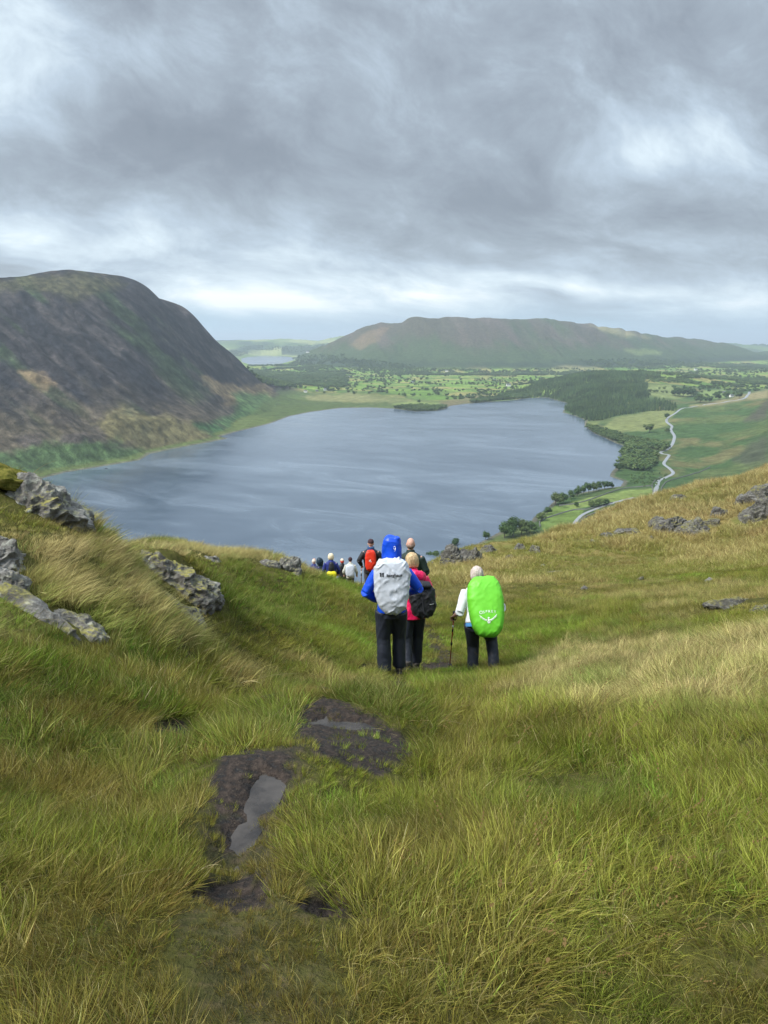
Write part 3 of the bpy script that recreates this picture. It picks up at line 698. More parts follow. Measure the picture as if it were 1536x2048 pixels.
# woods: photo polygons on the far land
WOODS = [('conifer_wood', 'cone', [(960,803),(1040,778),(1100,760),(1145,748),(1185,741),(1240,741),(1290,745),(1292,765),(1290,790),(1300,800),(1320,803),(1345,812),(1350,822),(1290,822),(1235,833),(1190,846),(1170,845),(1125,826),(1135,808),(1095,797),(1040,797),(1000,803)], 9, 2400, 4100, 17),
 ('lakeside_wood', 'broad', [(1168,852),(1215,862),(1260,876),(1335,892),(1330,905),(1300,900),(1262,896),(1247,893),(1210,877),(1190,869)], 8, 1500, 2300, 13),
 ('headland_wood', 'broad', [(1246,895),(1290,898),(1318,915),(1312,935),(1290,945),(1262,943),(1243,935)], 8, 1200, 2100, 14),
 ('bracken_scrub', 'broad', [(1250,950),(1300,945),(1330,945),(1322,975),(1270,973),(1250,968)], 11, 1000, 1600, 4),
 ('valley_wood', 'broad', [(490,737),(520,742),(560,745),(640,742),(690,745),(695,775),(640,780),(600,768),(560,778),(520,770),(505,755)], 12, 3200, 6800, 15),
 ('valley_wood', 'broad', [(560,735),(600,722),(680,716),(760,722),(840,735),(900,748),(860,752),(760,748),(700,745),(600,742)], 17, 5000, 8500, 15),
 ('valley_wood', 'broad', [(880,738),(960,742),(1040,742),(1100,744),(1180,742),(1180,750),(1080,752),(960,752),(880,750)], 17, 4600, 8500, 15),
 ('valley_wood', 'broad', [(1150,722),(1250,718),(1350,722),(1450,728),(1536,730),(1536,742),(1400,735),(1300,738),(1200,736)], 20, 5000, 9500, 16),
 ('valley_wood', 'broad', [(1290,745),(1380,752),(1460,757),(1540,758),(1540,770),(1460,772),(1400,768),(1340,768),(1290,764)], 12, 3200, 4600, 13),
 ('shore_spit_wood', 'broad', [(778,816),(800,812),(840,811),(870,812),(893,812),(888,819),(870,822),(830,823),(790,819)], 7, 2500, 3700, 11),
 ('shore_spit_wood', 'broad', [(945,804),(975,798),(1010,794),(1045,790),(1060,796),(1030,800),(990,803),(950,808)], 7, 2700, 4300, 12),
 ('tarn_wood', 'broad', [(440,700),(500,705),(480,712),(440,715)], 25, 7500, 11500, 16), ('far_coast_wood', 'broad', [(500,690),(560,694),(640,690),(720,684),(700,700),(640,706),(560,704),(480,700)], 42, 8500, 13000, 18), ('tarn_wood', 'broad', [(590,714),(640,710),(700,712),(650,722),(600,724)], 22, 6500, 9500, 16), ('tarn_wood', 'broad', [(500,731),(540,733),(590,728),(600,733),(560,740),(500,738)], 15, 6000, 8500, 15)]
PF = {}
for k in ('broad', 'cone'):
    L_ = []
    for i in range(4):
        v, f = crown_geo(k, 50 + i, 34 if k == 'broad' else 46); o = mesh_np('wood_tree', v, f, [M_LEAFI], True, link=False); L_.append(o)
    PF[k] = L_
wi = 0
for name, kind, poly, sp_, y0, y1, h in WOODS:
    us = [p[0] for p in poly]; s0 = (min(us) - CX - 12) / F / 1.02; s1 = (max(us) - CX + 12) / F / .96
    n = int(max(s1 - s0, .01) * (y0 + y1) / 2 * (y1 - y0) / sp_ ** 2)
    yy = np.sqrt(RNG.uniform(y0 ** 2, y1 ** 2, n)); xx = RNG.uniform(s0, s1, n) * yy; zz = Z(xx, yy)
    uu, vv = proj(xx, yy, zz); keep = inpoly(uu + fbm(xx / 70, yy / 110, 3, 88) * 16, vv + fbm(xx / 90, yy / 160, 3, 89) * 3, poly) & (zz > LZ + .3)
    gap = fbm(xx / 120, yy / 120, 3, 90) > (-.30 if kind == 'broad' and y0 > 3000 else -.6); keep &= gap
    xx, yy, zz = xx[keep], yy[keep], zz[keep]; n = len(xx)
    if n > 26000: xx, yy, zz = xx[:26000], yy[:26000], zz[:26000]; n = 26000
    sc_ = h * RNG.uniform(.7, 1.2, n); t = RNG.random((n, 1))
    tn = np.array((.045, .085, .036)) * (1 - t) + np.array((.10, .15, .05)) * t if kind == 'cone' else np.array((.038, .068, .025)) * (1 - t) + np.array((.082, .115, .038)) * t
    tn = tn * (1 + .55 * fbm(xx / 90, yy / 90, 3, 92))[:, None]
    instancer(name, np.c_[xx, yy, zz - .5], PF[kind], np.c_[np.zeros(n), np.zeros(n), RNG.uniform(0, 6.28, n)], np.c_[sc_ * (1.1 if kind == 'broad' else 1), sc_ * (1.1 if kind == 'broad' else 1), sc_], RNG.integers(0, 4, n), tn)
# hedgerow and field trees on the plain
n = 90000
yy = np.sqrt(RNG.uniform(3050 ** 2, 6600 ** 2, n)); xx = RNG.uniform(-.17, .55, n) * yy
_, e1 = cells(xx, yy, 210, 5)
cl_ = fbm(xx / 350, yy / 350, 3, 91)
p_ = np.where(e1 < 7, .8, .014) * np.clip(.7 + cl_ * 1.6, .12, 1.4)
k = RNG.random(n) < p_; xx, yy = xx[k], yy[k]; zz = Z(xx, yy); uu, vv = proj(xx, yy, zz)
k = (zz > LZ + 1.2) & (zz < -205) & (vv > 738) & (vv < 815) & ~inpoly(uu, vv, [(500,778),(700,787),(870,798),(900,812),(740,815),(560,838),(480,860)]) & (polydist(xx, yy, SHORE) > 15)
xx, yy, zz = xx[k], yy[k], zz[k]; o_ = np.argsort(yy); xx, yy, zz = xx[o_], yy[o_], zz[o_]
hh = RNG.uniform(8, 18, len(xx))
nt_ = 240
for i in range(min(nt_, len(xx))):
    tree_at(float(xx[i]), float(yy[i]), float(hh[i]), 'small dark tree in the hedgerows of the green fields beyond the lake', 'hedgerow trees beyond the lake', random.uniform(1, 1.5), near_=False)
n = len(xx) - nt_; print('hedge trees', n)
if n > 0:
    t = RNG.random((n, 1)); s_ = hh[nt_:]
    instancer('hedgerow_trees', np.c_[xx, yy, zz - .5][nt_:], PF['broad'], np.c_[np.zeros(n), np.zeros(n), RNG.uniform(0, 6.28, n)], np.c_[s_ * 1.3, s_ * 1.3, s_], RNG.integers(0, 4, n), np.array((.035, .06, .024)) * (1 - t) + np.array((.06, .085, .03)) * t)

# ------------------------------------------------------------------ road, lanes, walls
def road_mat(n, b_):
    g = n.node('ShaderNodeNewGeometry'); f = n.noise(g.outputs['Position'], .08, 5, .6)
    n.l.new(n.mix(f, (.17, .18, .19), (.28, .29, .30)), b_.inputs['Base Color'])
M_ROAD = mat('wet_road', rough=.32, spec=.5, build=road_mat)
M_WALLS = mat('dry_stone', (.10, .10, .095), .9, .1, lambda n, b_: n.l.new(n.mix(n.noise(n.node('ShaderNodeNewGeometry').outputs['Position'], 1.5, 4), (.05, .055, .05), (.17, .17, .16)), b_.inputs['Base Color']))
def smooth_line(pts, step):
    pts = np.array(pts); out = []
    for i in range(len(pts) - 1):
        p0 = pts[max(i - 1, 0)]; p1 = pts[i]; p2 = pts[i + 1]; p3 = pts[min(i + 2, len(pts) - 1)]
        n = max(2, int(np.linalg.norm(p2 - p1) / step))
        for k in range(n):
            t = k / n; out.append(.5 * ((2 * p1) + (p2 - p0) * t + (2 * p0 - 5 * p1 + 4 * p2 - p3) * t * t + (3 * p1 - p0 - 3 * p2 + p3) * t ** 3))
    return np.array(out + [pts[-1]])
def strip(name, px, width, lift, m, h=None, y0=700):
    w = np.array([hitfar(u, v, y0)[:2] for u, v in px]); c = smooth_line(w, 8.0)
    d = np.gradient(c, axis=0); d /= np.linalg.norm(d, axis=1)[:, None] + 1e-9; nrm = np.c_[-d[:, 1], d[:, 0]]
    zz = Z(c[:, 0], c[:, 1]); zl = Z(*(c + nrm * width / 2).T); zr = Z(*(c - nrm * width / 2).T)
    V = []; Fc = []; n = len(c)
    if h is None:
        zt = np.maximum(np.maximum(zl, zr), zz) + lift
        for i in range(n):
            a = c[i] + nrm[i] * width / 2; b_ = c[i] - nrm[i] * width / 2
            V += [(a[0], a[1], zt[i]), (b_[0], b_[1], zt[i]), (a[0] + nrm[i][0] * 2, a[1] + nrm[i][1] * 2, zt[i] - 2.5), (b_[0] - nrm[i][0] * 2, b_[1] - nrm[i][1] * 2, zt[i] - 2.5)]
        for i in range(n - 1):
            a = 4 * i; Fc += [(a, a + 1, a + 5, a + 4), (a + 2, a, a + 4, a + 6), (a + 1, a + 3, a + 7, a + 5)]
    else:
        for i in range(n):
            a = c[i] + nrm[i] * width / 2; b_ = c[i] - nrm[i] * width / 2; z0 = min(zl[i], zr[i]) - .3; z1 = zz[i] + h
            V += [(a[0], a[1], z0), (a[0], a[1], z1), (b_[0], b_[1], z1), (b_[0], b_[1], z0)]
        for i in range(n - 1):
            a = 4 * i
            for q in range(3): Fc.append((a + q, a + q + 1, a + q + 5, a + q + 4))
        Fc += [(0, 3, 2, 1), (4 * n - 4, 4 * n - 3, 4 * n - 2, 4 * n - 1)]
    return mesh_np(name, V, Fc, [m], smooth=False)
tag(strip('road', [(1308,992),(1314,975),(1318,962),(1330,956),(1346,947),(1340,938),(1328,928),(1333,918),(1338,910),(1326,908),(1322,904),(1338,897),(1347,884),(1349,872),(1342,860),(1344,853),(1334,844),(1336,836),(1352,826),(1366,817),(1390,813),(1410,809)], 6.0, .35, M_ROAD), kind='structure')
tag(strip('road', [(1410,809),(1440,806),(1462,802),(1478,800),(1494,793),(1500,783)], 8.0, .5, M_ROAD), kind='structure')
tag(strip('lane', [(1143,1062),(1148,1048),(1158,1036),(1170,1027),(1200,1015),(1235,1004),(1268,996)], 4.6, .3, M_ROAD), kind='structure')
for px, lab in (([(1080,1054),(1086,1040),(1150,1020),(1172,1020),(1225,1006)], 'dark dry stone wall between the two green lakeside fields'), ([(1152,1062),(1158,1046),(1182,1030),(1240,1012),(1290,996)], 'dark dry stone wall along the far side of the lane'),
                ([(1306,985),(1304,972),(1310,962),(1322,955)], 'dry stone wall running up beside the winding road'), ([(1118,1012),(1180,1000),(1245,978),(1304,972)], 'dry stone wall edging the pale field along the lakeshore'), ([(1322,985),(1326,972),(1345,960),(1420,935)], 'dark wall crossing the bracken slope right of the road')):
    tag(strip('stone_wall', px, 1.3, 0, M_WALLS, h=1.5), lab, 'wall')

# ------------------------------------------------------------------ houses, turbines, boat
M_WHITE = mat('white_render', (.78, .78, .75), .8, .1); M_SLATE = mat('slate', (.10, .11, .12), .6, .3); M_GLASS = mat('window_glass', (.03, .035, .04), .15, .5)
M_GREYST = mat('grey_stone', (.30, .29, .27), .9, .1)
def boxv(V, Fc, x0, x1, y0, y1, z0, z1):
    o = len(V); V += [(x0, y0, z0), (x1, y0, z0), (x1, y1, z0), (x0, y1, z0), (x0, y0, z1), (x1, y0, z1), (x1, y1, z1), (x0, y1, z1)]
    Fc += [(o + 3, o + 2, o + 1, o), (o + 4, o + 5, o + 6, o + 7), (o, o + 1, o + 5, o + 4), (o + 1, o + 2, o + 6, o + 5), (o + 2, o + 3, o + 7, o + 6), (o + 3, o, o + 4, o + 7)]
def house(u, v, L, label, m=M_WHITE, rz=0.0):
    x, y, z = hitfar(u, v, 900); t = empty('house', (x, y, z - .5), rz); W2 = L * .28; hw = L * .36 + 1
    V, Fc = [], []
    boxv(V, Fc, -L / 2, L / 2, -W2, W2, 0, hw); V += [(-L / 2, 0, hw + W2 * .8), (L / 2, 0, hw + W2 * .8)]; Fc += [(4, 7, 8, 8), (5, 9, 6, 6)]
    bm = bmesh.new(); vs = [bm.verts.new(p) for p in V]
    for f in Fc: bm.faces.new([vs[i] for i in dict.fromkeys(f)])
    me = bpy.data.meshes.new('wall'); bm.to_mesh(me); bm.free(); me.materials.append(m); w = bpy.data.objects.new('wall', me); COL.objects.link(w); w.parent = t
    e = .5; V = [(-L / 2 - e, -W2 - e, hw - e * .8), (L / 2 + e, -W2 - e, hw - e * .8), (L / 2 + e, 0, hw + W2 * .8 + .2), (-L / 2 - e, 0, hw + W2 * .8 + .2), (-L / 2 - e, W2 + e, hw - e * .8), (L / 2 + e, W2 + e, hw - e * .8)]
    V += [(a, b_, c + .35) for a, b_, c in V]
    rf = mesh_np('roof', V, [(0, 1, 2, 3), (3, 2, 5, 4), (9, 8, 7, 6), (10, 11, 8, 9), (0, 6, 7, 1), (4, 5, 11, 10), (0, 3, 9, 6), (3, 4, 10, 9), (1, 7, 8, 2), (2, 8, 11, 5)], [M_SLATE], False, t)
    V, Fc = [], []; boxv(V, Fc, -L / 2 + .3, -L / 2 + 1.5, -.6, .6, hw + W2 * .4, hw + W2 * .8 + 1.6); mesh_np('chimney', V, Fc, [m], False, rf)
    for k in range(3):
        V, Fc = [], []; cx_ = -L * .32 + k * L * .32; boxv(V, Fc, cx_ - .6, cx_ + .6, -W2 - .08, -W2 + .05, hw * .5, hw * .5 + 1.5); mesh_np('window', V, Fc, [M_GLASS], False, t)
    tag(t, label, 'house')
for a in ((1463,794,15,'white farmhouse with slate roof beside the top of the winding road',M_WHITE,.3),(1448,786,11,'small pale barn left of and behind the white farmhouse near the road',M_GREYST,0),(893,744,22,'long white house at the left of the fields under the back range',M_WHITE,0),(907,743,14,'small white house right of the long one under the back range',M_WHITE,.4),
          (651,781,17,'pale house in the trees beyond the far shore pasture',M_WHITE,.2),(611,785,15,'low pale cottage at the left edge of the valley wood',M_WHITE,-.3),(634,783,13,'grey stone cottage between two pale ones in the valley trees',M_GREYST,.2),(697,756,20,'pale farm among trees in the middle of the valley',M_WHITE,0),
          (825,766,17,'white cottage in the hedged fields left of centre',M_WHITE,.3),(989,762,17,'white cottage among the fields right of centre',M_WHITE,0),(1017,773,22,'long low white farm in front of the wooded hill',M_WHITE,.1),(1392,741,26,'lone white house on the far hillside above the right bank woods',M_WHITE,0),(790,748,18,'grey farm below the back range left of centre',M_GREYST,0),(615,706,30,'pale farm near the right end of the small far lake',M_WHITE,0)):
    house(*a)
M_TURB = mat('turbine_white', (.75, .77, .78), .5, .3)
def turbine():
    t = empty('wind_turbine', (0, 0, 0)); V, Fc = [], []
    n = 10
    for z, r in ((0, 2.4), (50, 1.8), (95, 1.2)):
        for j in range(n): a = 2 * math.pi * j / n; V.append((r * math.cos(a), r * math.sin(a), z))
    for k in range(2):
        for j in range(n): Fc.append((k * n + j, k * n + (j + 1) % n, (k + 1) * n + (j + 1) % n, (k + 1) * n + j))
    mesh_np('tower', V, Fc, [M_TURB], True, t)
    V, Fc = [], []; boxv(V, Fc, -1.8, 1.8, -4, 5, 94, 98); mesh_np('nacelle', V, Fc, [M_TURB], False, t)
    for k in range(3):
        a = k * 2.094 + .4; c, s = math.cos(a), math.sin(a); P_ = []
        for (r, w) in ((0, 1.0), (8, 2.6), (25, 1.8), (45, .4)):
            for dx_, dy_ in ((-w / 2, -.3), (w / 2, -.3), (w / 2, .3), (-w / 2, .3)): P_.append((dx_ * c + r * s, -4.8 + dy_, 96 - dx_ * s + r * c))
        Fc = []
        for q in range(3):
            for j in range(4): Fc.append((q * 4 + j, q * 4 + (j + 1) % 4, q * 4 + 4 + (j + 1) % 4, q * 4 + 4 + j))
        mesh_np('blade', P_, Fc, [M_TURB], False, t)
    tag(t, 'tiny white wind turbine on the far coast just right of the dark fell', 'wind turbine', 'wind turbines on the far coast'); return t
def copy_tree(o, parent=None):
    c = o.copy(); COL.objects.link(c)
    if parent: c.parent = parent
    for ch in list(o.children): copy_tree(ch, c)
    return c
tb = turbine()
for i, (u, dd) in enumerate(((462, 0), (471, 900), (487, -400), (493, 500), (511, 0), (528, 800), (452, 300))):
    o = tb if i == 0 else copy_tree(tb); y = 19500 + dd; x = P(u, 700, y)[0]; o.location = (x, y, -335); o.rotation_euler = (0, 0, random.uniform(-.4, .4)); o.scale = (1.0, 1.0, 1.0)
def boat():
    x, y, _ = Pz(212, 937, LZ); t = empty('rowing_boat', (x, y, LZ), .2); V, Fc = [], []
    n = 9; secs = []
    for i in range(n):
        f = i / (n - 1); xx = -3 + 6 * f; w = 1.1 * math.sin(math.pi * min(max(f * .9 + .08, 0), 1)) + .05; sh = .75 + .35 * (2 * f - 1) ** 2
        for k in range(7):
            a = math.pi * k / 6; V.append((xx, -w * math.cos(a), sh - (sh + .2) * math.sin(a)))
        for k in range(7):
            a = math.pi * k / 6; V.append((xx, -w * .9 * math.cos(a), sh - (sh + .08) * math.sin(a) * .9))
    for i in range(n - 1):
        for k in range(6): Fc.append((i * 14 + k, i * 14 + k + 1, (i + 1) * 14 + k + 1, (i + 1) * 14 + k)); Fc.append((i * 14 + 7 + k, (i + 1) * 14 + 7 + k, (i + 1) * 14 + 8 + k, i * 14 + 8 + k))
        for k in (0, 6): Fc.append((i * 14 + k, (i + 1) * 14 + k, (i + 1) * 14 + 7 + k, i * 14 + 7 + k))
    mesh_np('hull', V, Fc, [mat('boat_paint', (.05, .06, .07), .5)], True, t)
    for bx in (-1.2, .6):
        V, Fc = [], []; boxv(V, Fc, bx, bx + .35, -.9, .9, .45, .52); mesh_np('bench', V, Fc, [M_WALLS], False, t)
    tag(t, 'tiny dark boat on the lake near the left shore below the fell', 'boat')
boat()
# ------------------------------------------------------------------ rocks
def rock_mat(n, b_, K=1.0):
    g = n.node('ShaderNodeNewGeometry'); pos = g.outputs['Position']; nz = n.e(n.node('ShaderNodeSeparateXYZ', {0: g.outputs['Normal']}).outputs[2])
    tc_ = n.node('ShaderNodeMapping', {'Vector': pos, 'Scale': (1, 1, 2.2), 'Rotation': (.3, .5, 0)})
    f1 = n.noise(tc_.outputs[0], 2.2, 10, .68, .6); f2 = n.noise(pos, 16, 8, .65); f3 = n.noise(pos, 5, 5, .6); f4 = n.noise(pos, 1.3, 5, .6)
    col = n.ramp(f1, [(.3, (.035, .032, .030)), (.48, (.10, .096, .088)), (.62, (.175, .17, .155)), (.78, (.30, .29, .265))])
    col = n.mix(f2.sm(.52, .7) * .75, col, (.30, .31, .26))
    col = n.mix(f2.sm(.5, .36) * .6, col, (.06, .055, .05))
    col = n.mix(f3.sm(.60, .72) * .7, col, (.26, .26, .16))
    moss = (nz.sm(.45, .95) * f4.sm(.44, .58) * f2.sm(.35, .5))
    col = n.mix(moss, col, n.mix(f2.sm(.3, .7), (.10, .10, .02), (.20, .18, .05)))
    sc3 = n.node('ShaderNodeVectorMath', {0: col}, operation='SCALE'); sc3.inputs['Scale'].default_value = K; col = sc3.outputs[0]
    n.l.new(col, b_.inputs['Base Color']); bump(n, b_, (f1 * 1.6 + f2 * .5 + f3 * .4).s, .9, .05)
M_ROCK = mat('lichened_rock', rough=.85, spec=.2, build=lambda n, b_: rock_mat(n, b_, 1.3))
M_ROCKD = mat('dark_rock', rough=.85, spec=.2, build=lambda n, b_: rock_mat(n, b_, .9))
def moss_mat(n, b_):
    pos = n.node('ShaderNodeNewGeometry').outputs['Position']; f = n.noise(pos, 14, 6, .65)
    n.l.new(n.ramp(f, [(.35, (.05, .055, .012)), (.5, (.12, .115, .025)), (.65, (.20, .17, .05))]), b_.inputs['Base Color']); bump(n, b_, f.s, .9, .05)
M_MOSS = mat('moss', rough=1, spec=.02, build=moss_mat)
ROCKFOOT = []
def rock_geo(w, d, h, seed, sub=5, rough=.22, strata=.5):
    bm = bmesh.new(); bmesh.ops.create_icosphere(bm, subdivisions=sub, radius=1)
    R_ = random.Random(seed); planes = []
    for k in range(16):
        a = R_.uniform(0, 6.28); e_ = R_.uniform(-.25, 1.2); nrm = Vector((math.cos(a) * math.cos(e_), math.sin(a) * math.cos(e_), math.sin(e_))); planes.append((nrm, R_.uniform(.60, .92)))
    off = Vector((seed * 3.1, seed * 1.7, 0))
    for v in bm.verts:
        p = v.co.copy()
        for nrm, dd in planes:
            q = p.dot(nrm) - dd
            if q > 0: p -= nrm * q * .92
        q = Vector((p.x * w, p.y * d, p.z * h)); s = max(w, d) * .55
        nn = mnoise.fractal(q / s + off, 1.0, 2.0, 5); n2 = mnoise.noise(q / (s * .28) + off); lay = math.sin((q.z + q.x * .35 + nn * h * .3) / (h * .16)) * .5
        dr = v.co.normalized(); am = rough * min(w, d, h * 1.4)
        q += Vector((dr.x, dr.y, dr.z)) * am * (nn * 1.1 - abs(n2) * .8) + Vector((dr.x, dr.y, 0)) * lay * strata * am * .35
        v.co = q
    me = bpy.data.meshes.new('rock'); bm.to_mesh(me); bm.free(); me.materials.append(M_ROCK)
    return me
def rock(u, v, w, d, h, label, seed, rz=0.0, tilt=(0, 0), sink=.25, group=None, name='rock', sub=5, dy=0.0, rough=.22, pos=None, smooth=False):
    if pos is None: x, y, z = hitg(u, v); y += dy; z = float(Z(x, y))
    else: x, y, z = pos
    me = rock_geo(w / 2, d / 2, h, seed, sub, rough)
    if smooth: me.polygons.foreach_set('use_smooth', np.ones(len(me.polygons), bool))
    o = bpy.data.objects.new(name, me); COL.objects.link(o); o.location = (x, y, z - sink * h); o.rotation_euler = (tilt[0], tilt[1], rz)
    if label: tag(o, label, 'rock', group)
    ROCKFOOT.append((x, y, w * .42, d * .42, rz)); return o
# left knoll
r1 = rock(15, 1035, 1.25, .9, .50, 'large grey lichened outcrop with mossy top at the left edge above the grassy bank', 3, .1, (.05, .30), .35, name='rock_outcrop', sub=6, dy=.5)
def moss_cap(x, y, z, w, d, h, seed, parent):
    me = rock_geo(w, d, h, seed, 4, .3, 0); me.materials.clear(); me.materials.append(M_MOSS); me.polygons.foreach_set('use_smooth', np.ones(len(me.polygons), bool))
    o = bpy.data.objects.new('moss', me); COL.objects.link(o); o.parent = parent; o.location = (x, y, z); return o
moss_cap(-.38, .10, .33, .40, .34, .10, 5, r1); 
rock(-10, 1110, .7, .6, .28, 'small dark rock at the left frame edge halfway down the bank', 11, .4, (0, .2), .3)
rock(50, 1225, 1.05, .36, .20, 'long pinkish grey rock slab running down the left bank from the frame edge', 14, -.25, (.1, .34), .35, name='rock_outcrop', dy=.1)
rock(10, 1165, .5, .4, .22, 'dark fissured rock above the long slab at the left edge', 15, .2, (0, .2), .3)
rock(150, 1245, .65, .32, .16, 'lower end piece of the pinkish slab half hidden in straw grass', 17, -.45, (.1, .3), .35)
rock(338, 1142, 1.3, 1.0, .44, 'broad grey lichened outcrop top left of the hollow', 21, -.2, (.12, .24), .48, name='rock_outcrop', sub=6)
rock(285, 1122, .9, .6, .28, 'flat grey ledge at the left end of the broad outcrop', 22, 0, (.05, .1), .3)
rock(395, 1180, .8, .7, .44, 'craggy broken rock with white lichen below the broad outcrop', 24, .5, (.1, .4), .4)
rock(362, 1224, .75, .5, .34, 'angular grey boulder, lowest of the left outcrop', 27, -.4, (.1, .32), .35)
rock(430, 1192, .3, .25, .13, 'small rock at the right foot of the left outcrop', 28)
rock(418, 1118, .6, .4, .12, 'thin flat rock right of the broad outcrop top', 29, 0, (0, .12), .35)
rock(577, 1140, .75, .6, .46, 'dark rounded rock on the brow left of the walkers', 31, .2, (0, .2), .3)
rock(535, 1132, .6, .3, .15, 'small pale rock ledge left of the dark one on the brow', 33)
# right hillside
M_ROCK = M_ROCKD
rock(912, 1126, 2.0, 1.7, 1.6, 'tall grey crag at the left end of the right hillside above the lake', 41, .2, (0, -.1), .3, name='crag', sub=6)
rock(942, 1124, 2.1, 1.7, 1.15, 'right half of the grey crag, lower and split by cracks', 42, .5, (0, 0), .3, name='crag', sub=6)
rock(975, 1102, 1.5, 1.0, .5, 'low ledge of rock up and right of the grey crag', 43, .3)
rock(1345, 1054, 2.8, 2.0, 1.7, 'dark mossy outcrop left of the two in the middle of the right hillside', 51, .3, (0, 0), .45, name='rock_outcrop', sub=6)
rock(1385, 1064, 2.5, 1.8, 1.6, 'dark mossy outcrop right of the two in the middle of the right hillside', 52, -.2, (0, 0), .45, name='rock_outcrop', sub=6)
rock(1318, 1050, 1.6, 1.2, .7, 'low broken rock at the left foot of the middle outcrops', 53)
rock(1425, 1050, 1.3, 1.0, .7, 'small rock between the middle outcrops and the edge crag', 54)
rock(1440, 1032, 1.6, 1.2, .8, 'dark squat rock left of the edge crag', 55)
rock(1510, 1038, 3.6, 2.6, 2.4, 'grey rounded crag at the right edge of the hillside', 56, .1, (0, 0), .42, name='crag', sub=6)
rock(1528, 1000, 3.0, 2.0, 1.8, 'dark rock above the edge crag', 57)
rock(1490, 1008, 1.6, 1.2, .8, 'small dark rock above and left of the edge crag', 58)
rock(1255, 1066, 2.2, 1.2, .55, 'low dark rock ledge in the brown grass of the right hillside', 61)
rock(1215, 1072, 1.4, 1.0, .45, 'lower left end of the dark ledge in the brown grass', 62)
rock(1355, 998, 1.2, 1.0, .6, 'small rock high on the skyline slope', 63)
rock(1068, 1104, .9, .8, .55, 'brown rock below the ridge right of the crag', 64)
rock(1040, 1098, .8, .7, .5, 'pale upright rock left of the brown one below the ridge', 65)
rock(1341, 1066, .55, .5, .4, 'pale boulder below the middle outcrops', 66); rock(1303, 1078, .45, .4, .3, 'white stone lying left of the pale boulder', 67)
rock(1020, 1118, .7, .6, .4, 'grey stone right of the crag foot', 68)
rock(1475, 1206, 1.3, .5, .16, 'flat grey rock slab at the right edge nearer the camera', 71, .1, (0, .05), .3, name='rock_outcrop'); rock(1530, 1222, .5, .4, .2, 'broken stone right of the flat slab at the frame edge', 72)
rock(1120, 1145, 1.6, .7, .14, 'flat bare rock patch in the short grass right of the walkers', 73, .1, (0, .05), .4)
R2 = random.Random(5)
for i in range(46):
    u = R2.choice([R2.uniform(860, 1536), R2.uniform(860, 1040)]); v = R2.uniform(1112, 1152) if u < 1040 else R2.uniform(1050, 1180)
    x, y, z = hitg(u, v)
    if y < 18: continue
    s = R2.uniform(.14, .42)
    rock(u, v, s, s * .8, s * .45, 'small pale stone scattered in the grass of the right hillside', 80 + i, R2.uniform(0, 3), (0, 0), .2, 'loose stones on the right hillside', 'stone', sub=2)
def on_rock(x, y):
    m = np.zeros(np.shape(x), bool)
    for rx, ry, a, b_, rz in ROCKFOOT:
        c, s = math.cos(rz), math.sin(rz); dx_ = x - rx; dy_ = y - ry
        m |= ((dx_ * c + dy_ * s) / a) ** 2 + ((-dx_ * s + dy_ * c) / b_) ** 2 < 1
    return m
# ------------------------------------------------------------------ walkers
def cloth(name, col, rough=.6, spec=.25, fleck=.12, scale=30):
    def bld(n, b_):
        tc_ = n.node('ShaderNodeTexCoord'); f = n.noise(tc_.outputs['Object'], 3.0, 6, .65); f2 = n.noise(tc_.outputs['Object'], scale, 4, .7)
        v = n.node('ShaderNodeVectorMath', {0: (*col,)}, operation='SCALE'); n.l.new(((f - .5) * fleck * 3 + 1.0).s, v.inputs['Scale'])
        n.l.new(v.outputs[0], b_.inputs['Base Color']); bump(n, b_, (f2 * .25 + f * 1.0).s, .35, .02)
    return mat(name, col, rough, spec, bld)
SKIN = mat('skin', (.52, .30, .22), .55, .3, lambda n, b_: n.l.new(n.mix(n.noise(n.node('ShaderNodeTexCoord').outputs['Object'], 14, 4), (.42, .22, .16), (.62, .38, .29)), b_.inputs['Base Color']))
def hairmat(name, c0, c1):
    def bld(n, b_):
        mp = n.node('ShaderNodeMapping', {'Vector': n.node('ShaderNodeTexCoord').outputs['Object'], 'Scale': (1, 1, .12)})
        f = n.noise(mp.outputs[0], 70, 5, .6); n.l.new(n.mix(f.sm(.3, .7), c0, c1), b_.inputs['Base Color']); bump(n, b_, f.s, .8, .01)
    return mat(name, c1, .55, .3, bld)
def loft(V, Fc, path, seg=18, side=(1, 0, 0)):
    pts = [Vector(p[:3]) for p in path]; o = len(V); side = Vector(side); n = len(pts)
    for i, p in enumerate(pts):
        t = (pts[min(i + 1, n - 1)] - pts[max(i - 1, 0)]).normalized()
        a = (side - t * side.dot(t)); a = a.normalized() if a.length > 1e-4 else t.orthogonal().normalized(); b_ = t.cross(a)
        ra = path[i][3]; rb = path[i][4] if len(path[i]) > 4 else ra
        for j in range(seg): th = 2 * math.pi * j / seg; V.append(tuple(p + a * math.cos(th) * ra + b_ * math.sin(th) * rb))
    for i in range(n - 1):
        for j in range(seg): Fc.append((o + i * seg + j, o + i * seg + (j + 1) % seg, o + (i + 1) * seg + (j + 1) % seg, o + (i + 1) * seg + j))
    Fc.append(tuple(o + j for j in reversed(range(seg)))); Fc.append(tuple(o + (n - 1) * seg + j for j in range(seg)))
def ell(V, Fc, c, r, n=10, m=16):
    path = []
    for i in range(n + 1):
        a = math.pi * (i + .15) / (n + .3); path.append((c[0], c[1], c[2] - r[2] * math.cos(a), r[0] * math.sin(a), r[1] * math.sin(a)))
    loft(V, Fc, path, m)
